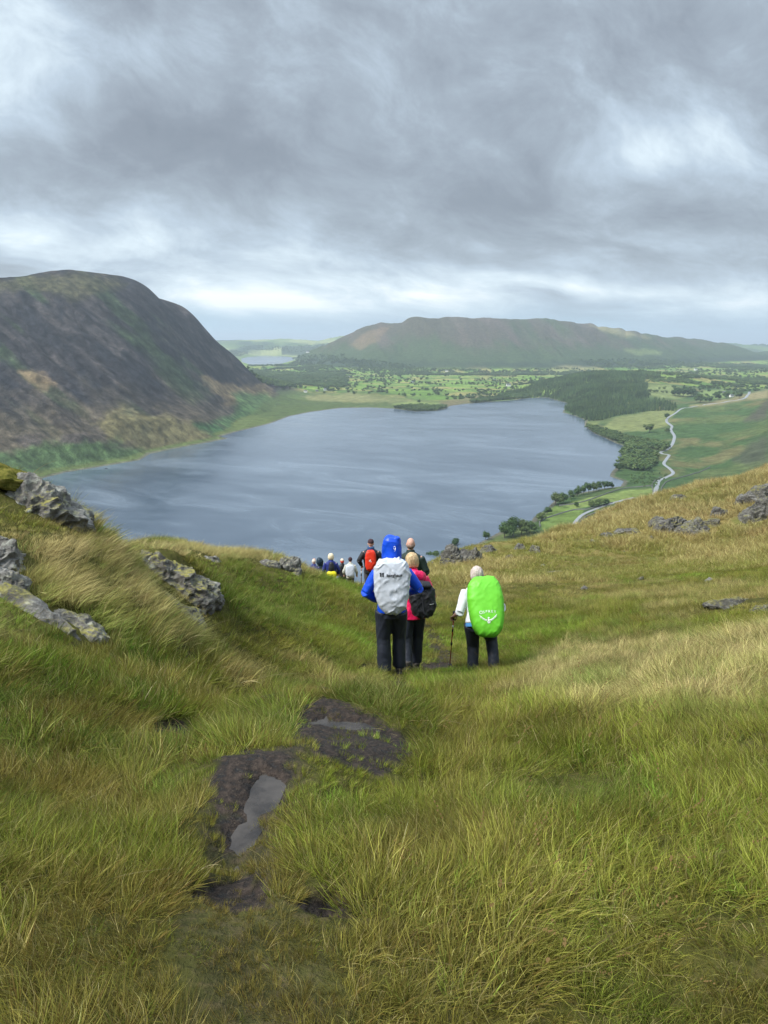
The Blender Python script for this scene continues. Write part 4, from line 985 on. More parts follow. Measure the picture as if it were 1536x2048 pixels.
def bowed(p0, p1, r0, r1, bulge=1.06, n=5, extra=0):
    p0 = Vector(p0); p1 = Vector(p1); out_ = []
    for i in range(n + 1):
        t = i / n; p = p0.lerp(p1, t); r = (r0 + (r1 - r0) * t) * (1 + (bulge - 1) * math.sin(math.pi * t)); out_.append((*p, r + extra))
    return out_
def remesh(name, V, Fc, voxel, m, smooth=4, wr=None, parent=None):
    me = bpy.data.meshes.new(name); me.from_pydata(V, [], Fc); o = bpy.data.objects.new('tmp', me); COL.objects.link(o)
    md = o.modifiers.new('r', 'REMESH'); md.mode = 'VOXEL'; md.voxel_size = voxel
    ms = o.modifiers.new('s', 'SMOOTH'); ms.iterations = smooth; ms.factor = .5
    dg = bpy.context.evaluated_depsgraph_get(); m2 = bpy.data.meshes.new_from_object(o.evaluated_get(dg)); bpy.data.objects.remove(o); bpy.data.meshes.remove(me)
    n = len(m2.vertices); co = np.empty(n * 3, np.float32); m2.vertices.foreach_get('co', co); co = co.reshape(-1, 3)
    if wr:
        no = np.empty(n * 3, np.float32); m2.vertex_normals.foreach_get('vector', no); no = no.reshape(-1, 3); co = co + no * wr(co)[:, None]
        m2.vertices.foreach_set('co', co.ravel().astype(np.float32))
    m2.name = name; m2.materials.clear(); m2.materials.append(m); m2.polygons.foreach_set('use_smooth', np.ones(len(m2.polygons), bool)); m2.update()
    q = bpy.data.objects.new(name, m2); COL.objects.link(q); q.parent = parent; return q
def folds(amp, f=9.0, seed=0, zst=1.0):
    def w(co):
        x, y, z = co.T
        a = fbm(x * f + z * f * .5 + seed, z * f * zst + y * f * .8, 4, seed) ; b_ = ridged(x * f * .6 - z * f * .35 * zst + seed, y * f * .8 + z * f * .25, 3, seed + 5)
        return ((b_ - .55) * 1.3 + a * .5) * amp
    return w
def rotx(p, L, z0=.95):
    y, z = p[1], p[2] - z0; c, s = math.cos(L), math.sin(L)
    return (p[0], y * c + z * s, z0 - y * s + z * c)
def build_person(label, pos, heading, H, lean, arms, legs, jacket, trousers, boots, vox=.011, jw=1.0, hips=1.0, head_tilt=0.0, sleeve='long', amp=.012, head=True, seed=1, headturn=0, wide_leg=1.0, noboots=False, collar=.07, hem=.80):
    k = H / 1.76; t = empty('person', pos, heading); t.scale = (k, k, k); R = lambda p: rotx(p, lean)
    def RL(path): return [(*R(p[:3]), *p[3:]) for p in path]
    # -------- body (one surface)
    V, Fc = [], []
    hc = Vector(R((0, .015, 1.635))); hc.y += math.sin(head_tilt) * .08; hc.z -= (1 - math.cos(head_tilt)) * .1
    loft(V, Fc, RL([(0, 0, .88, .14, .10), (0, 0, 1.05, .13, .09), (0, 0, 1.25, .155, .10), (0, 0, 1.40, .17, .09), (0, 0, 1.46, .10, .07), (0, 0, 1.50, .06, .06)]))
    nb = Vector(R((0, -.005, 1.44))); loft(V, Fc, [(*nb, .062), (*(nb.lerp(hc, .5)), .056), (*hc, .055)])
    ell(V, Fc, hc + Vector((0, .0, .02)), (.077, .096, .105)); ell(V, Fc, hc + Vector((0, .03, -.045)), (.058, .066, .07))
    loft(V, Fc, [(*(hc + Vector((0, .085, .02))), .012), (*(hc + Vector((0, .108, -.012))), .016), (*(hc + Vector((0, .09, -.02))), .014)], 8)
    loft(V, Fc, [(*(hc + Vector((-.03, .085, -.052))), .007), (*(hc + Vector((0, .097, -.05))), .011), (*(hc + Vector((.03, .085, -.052))), .007)], 8, (0, 1, 0))
    for s in (-1, 1):
        ell(V, Fc, hc + Vector((s * .079, -.005, -.002)), (.011, .022, .033), 6, 8); loft(V, Fc, [(*(hc + Vector((s * .015, .087, .035))), .007), (*(hc + Vector((s * .05, .072, .037))), .007)], 8, (0, 1, 0))
    hands = []
    for s, (el_, ha) in zip((-1, 1), arms):
        sh = Vector(R((s * .17, 0, 1.40))); el_ = Vector(R(el_)); ha = Vector(R(ha))
        loft(V, Fc, bowed(sh, el_, .05, .042)); loft(V, Fc, bowed(el_, ha, .042, .028)); hands.append(ha)
        d = (ha - el_).normalized(); sd_ = d.cross(Vector((0, 0, 1))); sd_ = sd_.normalized() if sd_.length > .1 else Vector((1, 0, 0)); up_ = sd_.cross(d)
        pl = ha + d * .045; loft(V, Fc, [(*(ha - d * .01), .028, .02), (*(ha + d * .03), .040, .017), (*(ha + d * .075), .042, .016), (*(ha + d * .09), .036, .012)], 12, sd_)
        for q in range(4):
            b0 = ha + d * .082 + sd_ * (q - 1.5) * .021; ln = (.062, .072, .068, .052)[q]
            b1 = b0 + (d * .8 - up_ * .5).normalized() * ln * .45; b2 = b1 + (d * .1 - up_ * 1.0).normalized() * ln * .35; b3 = b2 + (-d * .6 - up_ * .6).normalized() * ln * .3
            loft(V, Fc, [(*b0, .0095), (*b1, .009), (*b2, .0085), (*b3, .007)], 8, sd_)
        tb0 = ha + d * .02 - sd_ * s * .032; tb1 = tb0 + (d * .8 - sd_ * s * .5 - up_ * .5).normalized() * .04; tb2 = tb1 + (d * .8 - up_ * .6).normalized() * .03
        loft(V, Fc, [(*tb0, .013), (*tb1, .0105), (*tb2, .009)], 8, up_)
    for s, (kn, an) in zip((-1, 1), legs):
        loft(V, Fc, bowed((s * .085, 0, .92), kn, .085, .055)); loft(V, Fc, bowed(kn, an, .055, .038, 1.15)); loft(V, Fc, [(an[0], an[1] - .05, an[2] - .04, .03), (an[0], an[1] + .03, an[2] - .05, .038, .03), (an[0], an[1] + .14, an[2] - .06, .036, .02)])
    body = remesh('body', V, Fc, max(.0075, vox * .75), SKIN, 3, None, t)
    # -------- jacket
    V, Fc = [], []; jr = jw
    loft(V, Fc, RL([(0, -.01, hem, .185 * hips, .14), (0, -.01, .92, .185 * hips, .14), (0, 0, 1.05, .165 * jr, .125), (0, 0, 1.22, .185 * jr, .135), (0, 0, 1.36, .20 * jr, .13), (0, 0, 1.43, .165 * jr, .11), (0, 0, 1.49, .085, .085), (0, .01, 1.49 + collar * .6, .078, .08)]), 24)
    for s, (el_, ha) in zip((-1, 1), arms):
        sh = Vector(R((s * .165 * jr, 0, 1.385))); el_ = Vector(R(el_)); ha = Vector(R(ha))
        loft(V, Fc, bowed(sh, el_, .083, .066, 1.0)); end = ha if sleeve == 'long' else el_.lerp(ha, .22)
        loft(V, Fc, bowed(el_ - (ha - el_).normalized() * .02, end, .066, .047 if sleeve == 'long' else .056, 1.05))
    remesh('jacket', V, Fc, vox, jacket, 4, folds(amp, 9, seed), t)
    # -------- trousers
    V, Fc = [], []
    loft(V, Fc, [(0, -.01, .80, .17 * hips, .125), (0, -.01, .90, .175 * hips, .13), (0, 0, 1.0, .155 * hips, .115)], 22)
    for s, (kn, an) in zip((-1, 1), legs):
        loft(V, Fc, bowed((s * .09 * hips, 0, .88), kn, .108 * wide_leg, .085 * wide_leg, 1.0)); loft(V, Fc, bowed(kn, (an[0], an[1], an[2] - .03), .085 * wide_leg, .078 * wide_leg, .98))
    remesh('trousers', V, Fc, vox, trousers, 3, folds(amp * 1.5, 7, seed + 3, .6), t)
    if not noboots:
        for s, (kn, an) in zip((-1, 1), legs):
            V, Fc = [], []; x, y, z = an
            loft(V, Fc, [(x, y - .09, z - .06, .035, .03), (x, y - .06, z - .055, .045, .05), (x, y + .06, z - .06, .05, .045), (x, y + .15, z - .075, .052, .034), (x, y + .21, z - .085, .04, .022)], 14)
            loft(V, Fc, bowed((x, y - .02, z - .05), (x, y - .02, z + .07), .052, .056)); loft(V, Fc, [(x, y - .10, z - .105, .04, .014), (x, y + .05, z - .105, .052, .014), (x, y + .2, z - .105, .045, .014)], 10)
            remesh('boot', V, Fc, .009, boots, 1, None, t)
    tag(t, label, 'person', 'walkers going down the path'); t['_hc'] = tuple(hc); del t['_hc']
    return t, hc, R
def part_remesh(name, V, Fc, vox, m, parent, wr=None, smooth=3): return remesh(name, V, Fc, vox, m, smooth, wr, parent)
def hair(t, hc, m, r=(.092, .108, .12), long_=0.0, dz_=.03, amp=.010, name='hair'):
    V, Fc = [], []; c = hc + Vector((0, -.018, dz_)); ell(V, Fc, c, r)
    if long_ > 0: loft(V, Fc, [(*(c + Vector((0, -.01, 0))), r[0], r[1] * .9), (*(c + Vector((0, -.025, -long_ * .5))), r[0] * 1.02, r[1] * .8), (*(c + Vector((0, -.04, -long_))), r[0] * .85, r[1] * .55), (*(c + Vector((0, -.045, -long_ * 1.12))), r[0] * .5, r[1] * .3)])
    return part_remesh(name, V, Fc, .008, m, t, lambda co: (ridged(co[:, 0] * 28, co[:, 2] * 5 + co[:, 1] * 8, 3, 5) - .5) * amp)
def backpack(label, person, R, w, h, d, zc, m, seed=1, back=.13, amp=.012, tilt=0.0, dx_=0.0, taper=.12, p=3.4, name='rucksack', part='rain_cover', cat='rucksack', side_rot=0.0, straps=None, flat=.0):
    bm = bmesh.new(); bmesh.ops.create_cube(bm, size=2); bmesh.ops.subdivide_edges(bm, edges=bm.edges[:], cuts=46, use_grid_fill=True)
    for v in bm.verts:
        n = v.co.normalized(); r = (abs(n.x) ** p + abs(n.y) ** p + abs(n.z) ** p) ** (-1 / p); q = n * r
        k = 1 - taper * q.z - .10 * abs(q.z) ** 3
        v.co = Vector((q.x * w / 2 * k, q.y * d / 2 * (1 - .10 * q.z), q.z * h / 2))
    bm.normal_update(); co = np.array([v.co[:] for v in bm.verts]); no = np.array([v.normal[:] for v in bm.verts]); X, Yy, Zz = co.T
    cr = lambda a, b_, q: np.clip((ridged(a, b_, 2, q) - .62) / .38, 0, 1) ** 1.5
    wv = cr(X * 5 + Zz * 3 + seed, Zz * 5 - X * 2 + Yy * 4, seed) * 1.1 + cr(X * 8 - Zz * 9 + seed, Zz * 4 + X * 6 + Yy * 4, seed + 9) * 1.0 + cr(X * 16 + Zz * 6, Zz * 13 - X * 5 + Yy * 8, seed + 3) * .15 + fbm(X * 6, Zz * 6 + Yy * 6, 3, seed + 4) * .8 - .5
    wv = wv * (.75 + .6 * np.abs(Zz / h * 2) ** 2)
    co = co + no * (wv * amp)[:, None]
    for v, c in zip(bm.verts, co): v.co = c
    me = bpy.data.meshes.new(part); bm.to_mesh(me); bm.free(); me.materials.append(m); me.polygons.foreach_set('use_smooth', np.ones(len(me.polygons), bool))
    t = empty(name, (0, 0, 0)); o = bpy.data.objects.new(part, me); COL.objects.link(o); o.parent = t
    k = person.scale[0]; c = Vector(R((dx_, -(back + d / 2), zc)))
    rot = Matrix.Rotation(person.rotation_euler.z, 4, 'Z'); Mx = Matrix.Translation(person.location) @ rot @ Matrix.Scale(k, 4) @ Matrix.Translation(c)
    lean = math.atan2(Vector(R((0, 0, 2))).y - Vector(R((0, 0, 1))).y, Vector(R((0, 0, 2))).z - Vector(R((0, 0, 1))).z)
    Mx = Mx @ Matrix.Rotation(-lean, 4, 'X') @ Matrix.Rotation(side_rot, 4, 'Y')
    loc, q, s = Mx.decompose(); t.location = loc; t.rotation_euler = q.to_euler(); t.scale = s
    bvh = BVHTree.FromPolygons([tuple(v.co) for v in me.vertices], [tuple(f.vertices) for f in me.polygons])
    if straps:
        for s_ in (-1, 1):
            V, Fc = [], []; xx = s_ * w * .30
            loft(V, Fc, [(xx, d * .42, h * .32, .028, .008), (xx, d / 2 + .10, h * .42, .03, .008), (xx, d / 2 + .27, h * .34, .03, .008), (xx * 1.05, d / 2 + .33, h * .15, .03, .008), (xx * 1.1, d / 2 + .31, -h * .12, .028, .008), (xx * 1.15, d / 2 + .18, -h * .3, .018, .008), (xx, d * .42, -h * .36, .018, .008)], 8)
            part_ = remesh('strap', V, Fc, .008, straps, 1, None, t)
    tag(t, label, cat); return t, bvh, d
def on_cover(polys, t, bvh, d, m, name, off=.004):
    """lay flat marks (lists of (x, z) polygons, already small) on the back of a cover"""
    bm = bmesh.new()
    for poly in polys:
        vs = []
        for x, z in poly:
            hit_ = bvh.ray_cast(Vector((x, -d * 2, z)), Vector((0, 1, 0))); y = hit_[0].y if hit_[0] else -d / 2
            vs.append(bm.verts.new((x, y - off, z)))
        try: bm.faces.new(vs)
        except ValueError: pass
    me = bpy.data.meshes.new(name); bm.to_mesh(me); bm.free(); me.materials.append(m); o = bpy.data.objects.new(name, me); COL.objects.link(o); o.parent = t; return o
def text_polys(txt, x0, z0, size, sx=1.0, bold=0.0):
    cu = bpy.data.curves.new('txt', 'FONT'); cu.body = txt; cu.size = size; cu.offset = bold; o = bpy.data.objects.new('txt', cu); COL.objects.link(o)
    dg = bpy.context.evaluated_depsgraph_get(); me = bpy.data.meshes.new_from_object(o.evaluated_get(dg)); bpy.data.objects.remove(o)
    bm = bmesh.new(); bm.from_mesh(me); bmesh.ops.subdivide_edges(bm, edges=[e for e in bm.edges if e.calc_length() > size * .15], cuts=3); bmesh.ops.triangulate(bm, faces=bm.faces)
    xs = [v.co.x for v in bm.verts]; mid = (min(xs) + max(xs)) / 2
    out_ = [[((l.vert.co.x - mid) * sx + x0, l.vert.co.y + z0) for l in f.loops] for f in bm.faces]; bm.free(); return out_
def stroke(pts, w):
    out_ = []
    pts = [Vector((*p, 0)) for p in pts]
    for i in range(len(pts) - 1):
        d = (pts[i + 1] - pts[i]).normalized(); n = Vector((-d.y, d.x, 0)) * w / 2; out_.append([(q.x, q.y) for q in (pts[i] - n, pts[i + 1] - n, pts[i + 1] + n, pts[i] + n)])
    return out_
def foot(u, y, dz_=0.0):
    x = 0.0
    for _ in range(4):
        z = float(Z(x, y)); zz = z - EYE; fw = y * CT - zz * ST; x = (u - CX) / F * fw
    return (x, y, float(Z(x, y)) + dz_)
def pole(label, top, tip, m_shaft, loop=True, r=.009):
    top = Vector(top); tip = Vector(tip); t = empty('trekking_pole', tip); d = top - tip; L = d.length
    t.rotation_euler = d.to_track_quat('Z', 'Y').to_euler()
    def pc(nm, path, m, v=.004):
        V, Fc = [], []; loft(V, Fc, path, 12); mesh_p(nm, V, Fc, m, t)
    pc('shaft', [(0, 0, .03, r * .7), (0, 0, L * .45, r * .8), (0, 0, L * .451, r), (0, 0, L * .9, r)], m_shaft)
    pc('lock_collar', [(0, 0, L * .42, r * 1.5), (0, 0, L * .47, r * 1.5)], BLK); pc('lock_collar', [(0, 0, L * .66, r * 1.5), (0, 0, L * .70, r * 1.5)], BLK)
    pc('shaft_band', [(0, 0, L * .72, r * 1.08), (0, 0, L * .77, r * 1.08)], WHT)
    pc('tip', [(0, 0, -.02, .002), (0, 0, .04, r)], BLK); pc('basket', [(0, 0, .07, .03), (0, 0, .076, .03)], BLK)
    pc('grip', [(0, 0, L * .86, .014), (0, 0, L * .9, .017), (0, 0, L * .97, .016), (.0, 0, L, .02), (0, 0, L + .015, .012)], BLK)
    if loop:
        V, Fc = [], []; path = []
        for i in range(13):
            a = i / 12 * math.pi * 2; path.append((-.055 - .05 * math.cos(a + math.pi) * -1 , .01, L - .045 + .055 * math.sin(a), .004, .011))
        loft(V, Fc, path, 8, (0, 1, 0)); mesh_p('wrist_strap', V, Fc, BLK, t)
    tag(t, label, 'trekking pole'); return t
def mesh_p(nm, V, Fc, m, parent):
    me = bpy.data.meshes.new(nm); me.from_pydata(V, [], Fc); me.materials.append(m); me.polygons.foreach_set('use_smooth', np.ones(len(me.polygons), bool)); o = bpy.data.objects.new(nm, me); COL.objects.link(o); o.parent = parent; return o

BLK = cloth('black_cloth', (.016, .017, .020), .55, .3); WHT = mat('white_print', (.8, .8, .8), .5); NAVY = cloth('dark_trousers', (.018, .022, .034), .5, .35, .3)
CHAR = cloth('charcoal_cloth', (.035, .036, .042), .75, .15); BOOTM = cloth('boot_leather', (.05, .045, .04), .7, .2); GREYT = cloth('grey_trousers', (.075, .072, .080), .8, .1)
BLUE = cloth('royal_blue_shell', (.004, .060, .52), .42, .35, .15); SILV = cloth('silver_rain_cover', (.47, .505, .56), .4, .4, .08); LIME = cloth('lime_rain_cover', (.13, .50, .03), .5, .35, .08)
REDC = cloth('red_rain_cover', (.66, .035, .014), .45, .35, .1); YELC = cloth('yellow_rain_cover', (.75, .66, .01), .45, .35, .1); PINK = cloth('pink_shell', (.72, .012, .10), .45, .35, .1)
OLIV = cloth('dark_green_shell', (.022, .036, .030), .6, .2); WHITEC = cloth('white_fleece', (.62, .64, .67), .85, .1, .08); INDI = cloth('indigo_jacket', (.02, .03, .16), .55, .25); LBLUE = cloth('light_blue_shirt', (.08, .26, .55), .7, .15)
BEIGE = cloth('beige_jacket', (.42, .42, .36), .7, .15); DNAVY = cloth('navy_collar', (.03, .07, .16), .7, .15); BURG = cloth('brown_cap', (.05, .03, .035), .8, .1)

# 1 blue hooded walker with the silver pack
A1 = (((-.33, -.03, 1.13), (-.19, .15, .985)), ((.35, .0, 1.17), (.20, .20, 1.06)))
L1 = (((-.105, .03, .50), (-.085, -.05, .10)), ((.10, .10, .50), (.10, .10, .10)))
t, hc, R = build_person('walker in a bright blue hooded waterproof and dark trousers, nearest to the camera', foot(783, 9.6, -.02), 0, 1.80, .06, A1, L1, BLUE, NAVY, BOOTM, vox=.010, jw=1.1, wide_leg=1.12, amp=.014, seed=3, hips=1.0, hem=.87)
V, Fc = [], []
loft(V, Fc, [(0, .0, 1.40, .19, .12), (0, .0, 1.48, .145, .125), (0, .01, 1.56, .130, .13), (0, .015, 1.66, .128, .135), (0.0, .015, 1.76, .120, .13), (.0, .01, 1.81, .112, .115), (.005, .01, 1.838, .085, .085)], 24)
loft(V, Fc, [(.05, -.03, 1.78, .06), (.07, -.04, 1.85, .035)], 12); loft(V, Fc, [(-.07, -.03, 1.76, .05), (-.085, -.03, 1.825, .022)], 12)
V = [tuple(R(p)) for p in V]
hood = part_remesh('hood', V, Fc, .009, BLUE, t, folds(.022, 8, 8), 2)
pth = []
for i in range(15):
    a = math.radians(-60 + 330 * i / 14); pth.append((.034 + .011 * math.sin(a), -.128, 1.73 + .019 * math.cos(a), .0032))
V, Fc = [], []; loft(V, Fc, pth, 6, (0, 1, 0)); loft(V, Fc, [(.045, -.128, 1.728, .0035), (.043, -.130, 1.700, .003), (.036, -.130, 1.683, .003)], 6, (0, 1, 0))
mesh_p('toggle_cord', [tuple(R(p)) for p in V], Fc, WHT, hood)
V, Fc = [], []; loft(V, Fc, [(-.09, -.120, 1.508, .012), (-.03, -.140, 1.535, .013), (.04, -.142, 1.553, .013), (.10, -.12, 1.565, .010)], 8, (0, 0, 1)); mesh_p('collar_band', [tuple(R(p)) for p in V], Fc, WHT, t)
pk, bv, d = backpack('silver grey rucksack rain cover with black lettering, on the blue hooded walker', t, R, .45, .72, .26, 1.265, SILV, 4, .10, .015, taper=-.13, straps=BLK, side_rot=-.02)
on_cover(text_polys('berghaus', .035, .150, .052, 1.05, .0012), pk, bv, d, BLK, 'lettering', .008)
on_cover(stroke([(-.135, .148), (-.135, .172), (-.135, .190)], .018) + stroke([(-.108, .148), (-.108, .172), (-.108, .190)], .018) + stroke([(-.150, .188), (-.128, .194)], .012) + stroke([(-.120, .188), (-.096, .194)], .012) , pk, bv, d, BLK, 'emblem')

# 2 pink hooded walker with the black pack
t, hc, R = build_person('fair haired walker in a bright pink jacket, half hidden behind the blue hooded one', foot(824, 10.5, -.02), .18, 1.73, .10, (((-.29, .02, 1.12), (-.24, .2, 1.0)), ((.29, .02, 1.12), (.25, .2, 1.0))), (((-.10, -.06, .50), (-.13, -.24, .17)), ((.09, .06, .50), (.08, .08, .10))), PINK, NAVY, BOOTM, vox=.010, wide_leg=1.05, amp=.012, seed=13)
hair(t, hc, hairmat('sandy_hair', (.30, .20, .10), (.58, .44, .25)), (.098, .108, .118), .10)
V, Fc = [], []; loft(V, Fc, [(-.08, -.09, 1.50, .05, .04), (.0, -.15, 1.47, .08, .055), (.10, -.12, 1.44, .08, .06), (.16, -.05, 1.42, .06, .05)], 14, (0, 0, 1)); part_remesh('lowered_hood', [tuple(R(p)) for p in V], Fc, .009, PINK, t, folds(.012, 12, 5), 2)
pk, bv, d = backpack('black rucksack with buckled top on the walker in the pink jacket', t, R, .38, .50, .26, 1.10, BLK, 7, .10, .016, taper=-.10, dx_=.10, side_rot=-.10, part='pack_body', straps=BLK)
V, Fc = [], []; loft(V, Fc, [(-.13, -.02, .21, .10, .05), (0, -.03, .25, .12, .055), (.12, -.02, .22, .10, .05)], 14, (0, 1, 0)); part_remesh('pack_lid', V, Fc, .009, BLK, pk, folds(.012, 14, 2), 2)
on_cover(stroke([(.07, -.03), (.10, -.035), (.13, -.03)], .012), pk, bv, d, WHT, 'reflective_tab'); on_cover(stroke([(-.03, .18), (-.03, .05), (-.03, -.15)], .016), pk, bv, d, CHAR, 'compression_strap'); on_cover(stroke([(.10, .18), (.10, .05), (.10, -.15)], .016), pk, bv, d, CHAR, 'compression_strap')

# 3 bald walker in dark green
t, hc, R = build_person('bald walker in a dark green jacket, ahead of the blue hooded one', foot(820, 14.4, -.02), -.05, 1.80, .05, (((-.30, .0, 1.12), (-.25, .18, .98)), ((.30, .0, 1.12), (.26, .18, .98))), (((-.09, .05, .50), (-.09, .0, .10)), ((.09, .03, .50), (.09, -.05, .10))), OLIV, NAVY, BOOTM, vox=.012, jw=1.12, seed=23)
V, Fc = [], []; c = hc + Vector((0, -.022, -.02)); ell(V, Fc, c, (.083, .088, .06)); part_remesh('cropped_hair', V, Fc, .008, hairmat('grey_stubble', (.12, .08, .06), (.26, .17, .13)), t)
V, Fc = [], []; loft(V, Fc, [(-.13, -.10, 1.34, .035, .02), (0, -.125, 1.36, .04, .02), (.13, -.10, 1.33, .035, .02)], 10, (0, 0, 1)); part_remesh('shoulder_yoke', [tuple(R(p)) for p in V], Fc, .009, DNAVY, t)

# 4 stooping walker with the lime cover and a pole
base = foot(953, 10.4, -.13)
t, hc, R = build_person('grey haired walker in a white top stooping under a lime green pack', base, 0.0, 1.66, .42, (((-.28, -.04, 1.06), (-.34, .17, 1.02)), ((.37, -.02, 1.13), (.30, .20, 1.10))), (((-.05, .12, .50), (-.05, .0, .12)), ((.24, .20, .58), (.27, -.02, .17))), WHITEC, NAVY, BOOTM, vox=.010, sleeve='half', amp=.010, seed=33, hips=1.05, wide_leg=1.1, jw=1.0, hem=.90)
hair(t, hc, hairmat('ash_hair', (.30, .24, .21), (.58, .51, .46)), (.100, .112, .118), .085, .03, .014)
V, Fc = [], []; loft(V, Fc, [(0, 0, .84, .19, .145), (0, 0, .96, .19, .14)], 20); part_remesh('shirt_tail', [tuple(R(p)) for p in V], Fc, .01, LBLUE, t, folds(.01, 10, 3))
V, Fc = [], []; loft(V, Fc, [(0, .0, 1.47, .095, .09), (0, .0, 1.535, .092, .09)], 20); part_remesh('collar', [tuple(R(p)) for p in V], Fc, .01, WHITEC, t)
pk, bv, d = backpack('big lime green rucksack rain cover with white bird emblem, on the stooping walker', t, R, .53, .92, .34, 1.13, LIME, 9, .10, .008, taper=-.07, dx_=.09, p=3.1, straps=BLK, side_rot=-.07)
word = []
for i, ch in enumerate('OSPREY'):
    a = (i - 2.5) * .041; word += text_polys(ch, a, -.103 - a * a * 1.2, .066 if i in (0,) else .054, .95, .0)
on_cover(word, pk, bv, d, WHT, 'lettering', .008)
bird = []
for s in (-1, 1):
    arc = [(s * (.128 - .128 * q / 8), -.135 - .075 * math.sin(q / 8 * math.pi * .5) - .0 * q) for q in range(9)]; bird += stroke(arc, .007)
    for k in range(7):
        q = 1.2 + k * .85; px_ = s * (.128 - .128 * q / 8); pz_ = -.135 - .075 * math.sin(q / 8 * math.pi * .5); bird += stroke([(px_, pz_), (px_ + s * .002, pz_ - .012), (px_ + s * .004 - s * k * .0015, pz_ - .022)], .0055)
bird += stroke([(-.012, -.185), (0, -.172), (.014, -.180)], .014) + stroke([(0, -.19), (0, -.225), (0, -.245)], .015) + stroke([(-.022, -.225), (-.012, -.25)], .008) + stroke([(.022, -.225), (.012, -.25)], .008) + stroke([(-.016, -.252), (.016, -.252)], .009)
on_cover(bird, pk, bv, d, WHT, 'bird_emblem', .007)
Mp = Matrix.Translation(t.location) @ Matrix.Scale(t.scale[0], 4); hand = Mp @ Vector(R((-.34, .17, 1.02))); tipx, tipy, tipz = foot(899, hand.y + .05)
pole('red and black trekking pole held by the stooping walker', hand + Vector((0, .07, .035)), (tipx, tipy, tipz), cloth('red_shaft', (.35, .02, .015), .35, .5))

# 5 red cover, dark cap
t, hc, R = build_person('walker in black jacket and dark cap carrying a red pack, beyond the blue hooded one', foot(742, 21.0, -.02), .0, 1.78, .04, (((-.33, -.04, 1.16), (-.27, .12, .99)), ((.33, .0, 1.16), (.26, .15, 1.05))), (((-.09, .05, .50), (-.09, .0, .10)), ((.09, .03, .50), (.09, -.05, .10))), BLK, GREYT, BOOTM, vox=.014, jw=1.15, seed=43)
V, Fc = [], []; ell(V, Fc, hc + Vector((0, 0, .055)), (.088, .105, .085)); part_remesh('cap', V, Fc, .01, BURG, t)
V, Fc = [], []; loft(V, Fc, [(0, 0, 1.44, .115, .105), (0, 0, 1.50, .10, .10), (0, 0, 1.555, .092, .095)], 18); part_remesh('snood', V, Fc, .01, DNAVY, t, folds(.01, 10, 3))
pk, bv, d = backpack('slim red rucksack rain cover with small white emblem, on the walker in the dark cap', t, R, .31, .60, .22, 1.21, REDC, 12, .10, .007, taper=.02, straps=DNAVY)
on_cover(sum([stroke([(-.03 + r_ * math.cos(a) * -1 + .035, -.005 + r_ * math.sin(a)) for a in np.linspace(0, 1.57, 6)], .009) for r_ in (.022, .036, .05)], []) + stroke([(-.01, -.012), (.03, -.012)], .01), pk, bv, d, WHT, 'emblem')
hd = Vector(t.location) + Vector((-.27, .12, .99)) * 1.01; pole('slim brown walking pole in the left hand of the walker with the red pack', hd + Vector((0, .05, .06)), (hd.x - .02, hd.y + .1, float(Z(hd.x, hd.y + .1))), cloth('brown_shaft', (.25, .15, .08), .6), loop=False, r=.012)

# 6 yellow cover
t, hc, R = build_person('blond walker in an indigo jacket with a yellow bag cover low on the back', foot(663, 28.0, -.02), .0, 1.70, .05, (((-.30, .0, 1.12), (-.25, .15, .98)), ((.30, .0, 1.12), (.28, .1, .95))), (((-.09, .05, .50), (-.09, .0, .10)), ((.09, .03, .50), (.09, -.05, .10))), INDI, CHAR, BOOTM, vox=.016, jw=1.12, seed=53)
hair(t, hc, hairmat('blond_hair', (.52, .42, .26), (.80, .70, .52)), (.118, .12, .125), .12, .035)
V, Fc = [], []; ell(V, Fc, (0, -.13, 1.47), (.09, .06, .075)); part_remesh('lowered_hood', V, Fc, .01, INDI, t)
pk, bv, d = backpack('small rucksack, black above and covered in bright yellow below, on the blond walker', t, R, .38, .34, .24, .98, YELC, 15, .12, .010, taper=-.05, dx_=.03, p=2.8, straps=None)
V, Fc = [], []; loft(V, Fc, [(0, .02, .12, .12, .08), (0, .0, .28, .115, .075), (0, .02, .44, .09, .06), (0, .04, .50, .05, .04)], 16); part_remesh('pack_body', V, Fc, .01, BLK, pk, folds(.01, 10, 4))

# 7 grey-blue cover, dark hat
t, hc, R = build_person('walker in a beige jacket and dark hat under a pale grey pack', foot(701, 31.0, -.02), .0, 1.60, .10, (((-.30, -.03, 1.10), (-.30, .12, .95)), ((.29, .0, 1.10), (.30, .10, .93))), (((-.09, .05, .50), (-.09, .0, .10)), ((.09, .03, .50), (.09, -.05, .10))), BEIGE, GREYT, BOOTM, vox=.016, jw=1.05, seed=63)
V, Fc = [], []; ell(V, Fc, hc + Vector((0, 0, .035)), (.098, .11, .11)); part_remesh('hat', V, Fc, .01, BURG, t)
pk, bv, d = backpack('pale grey rounded rucksack rain cover on the walker in the dark hat', t, R, .43, .58, .28, 1.18, SILV, 18, .10, .008, taper=-.02, straps=None)
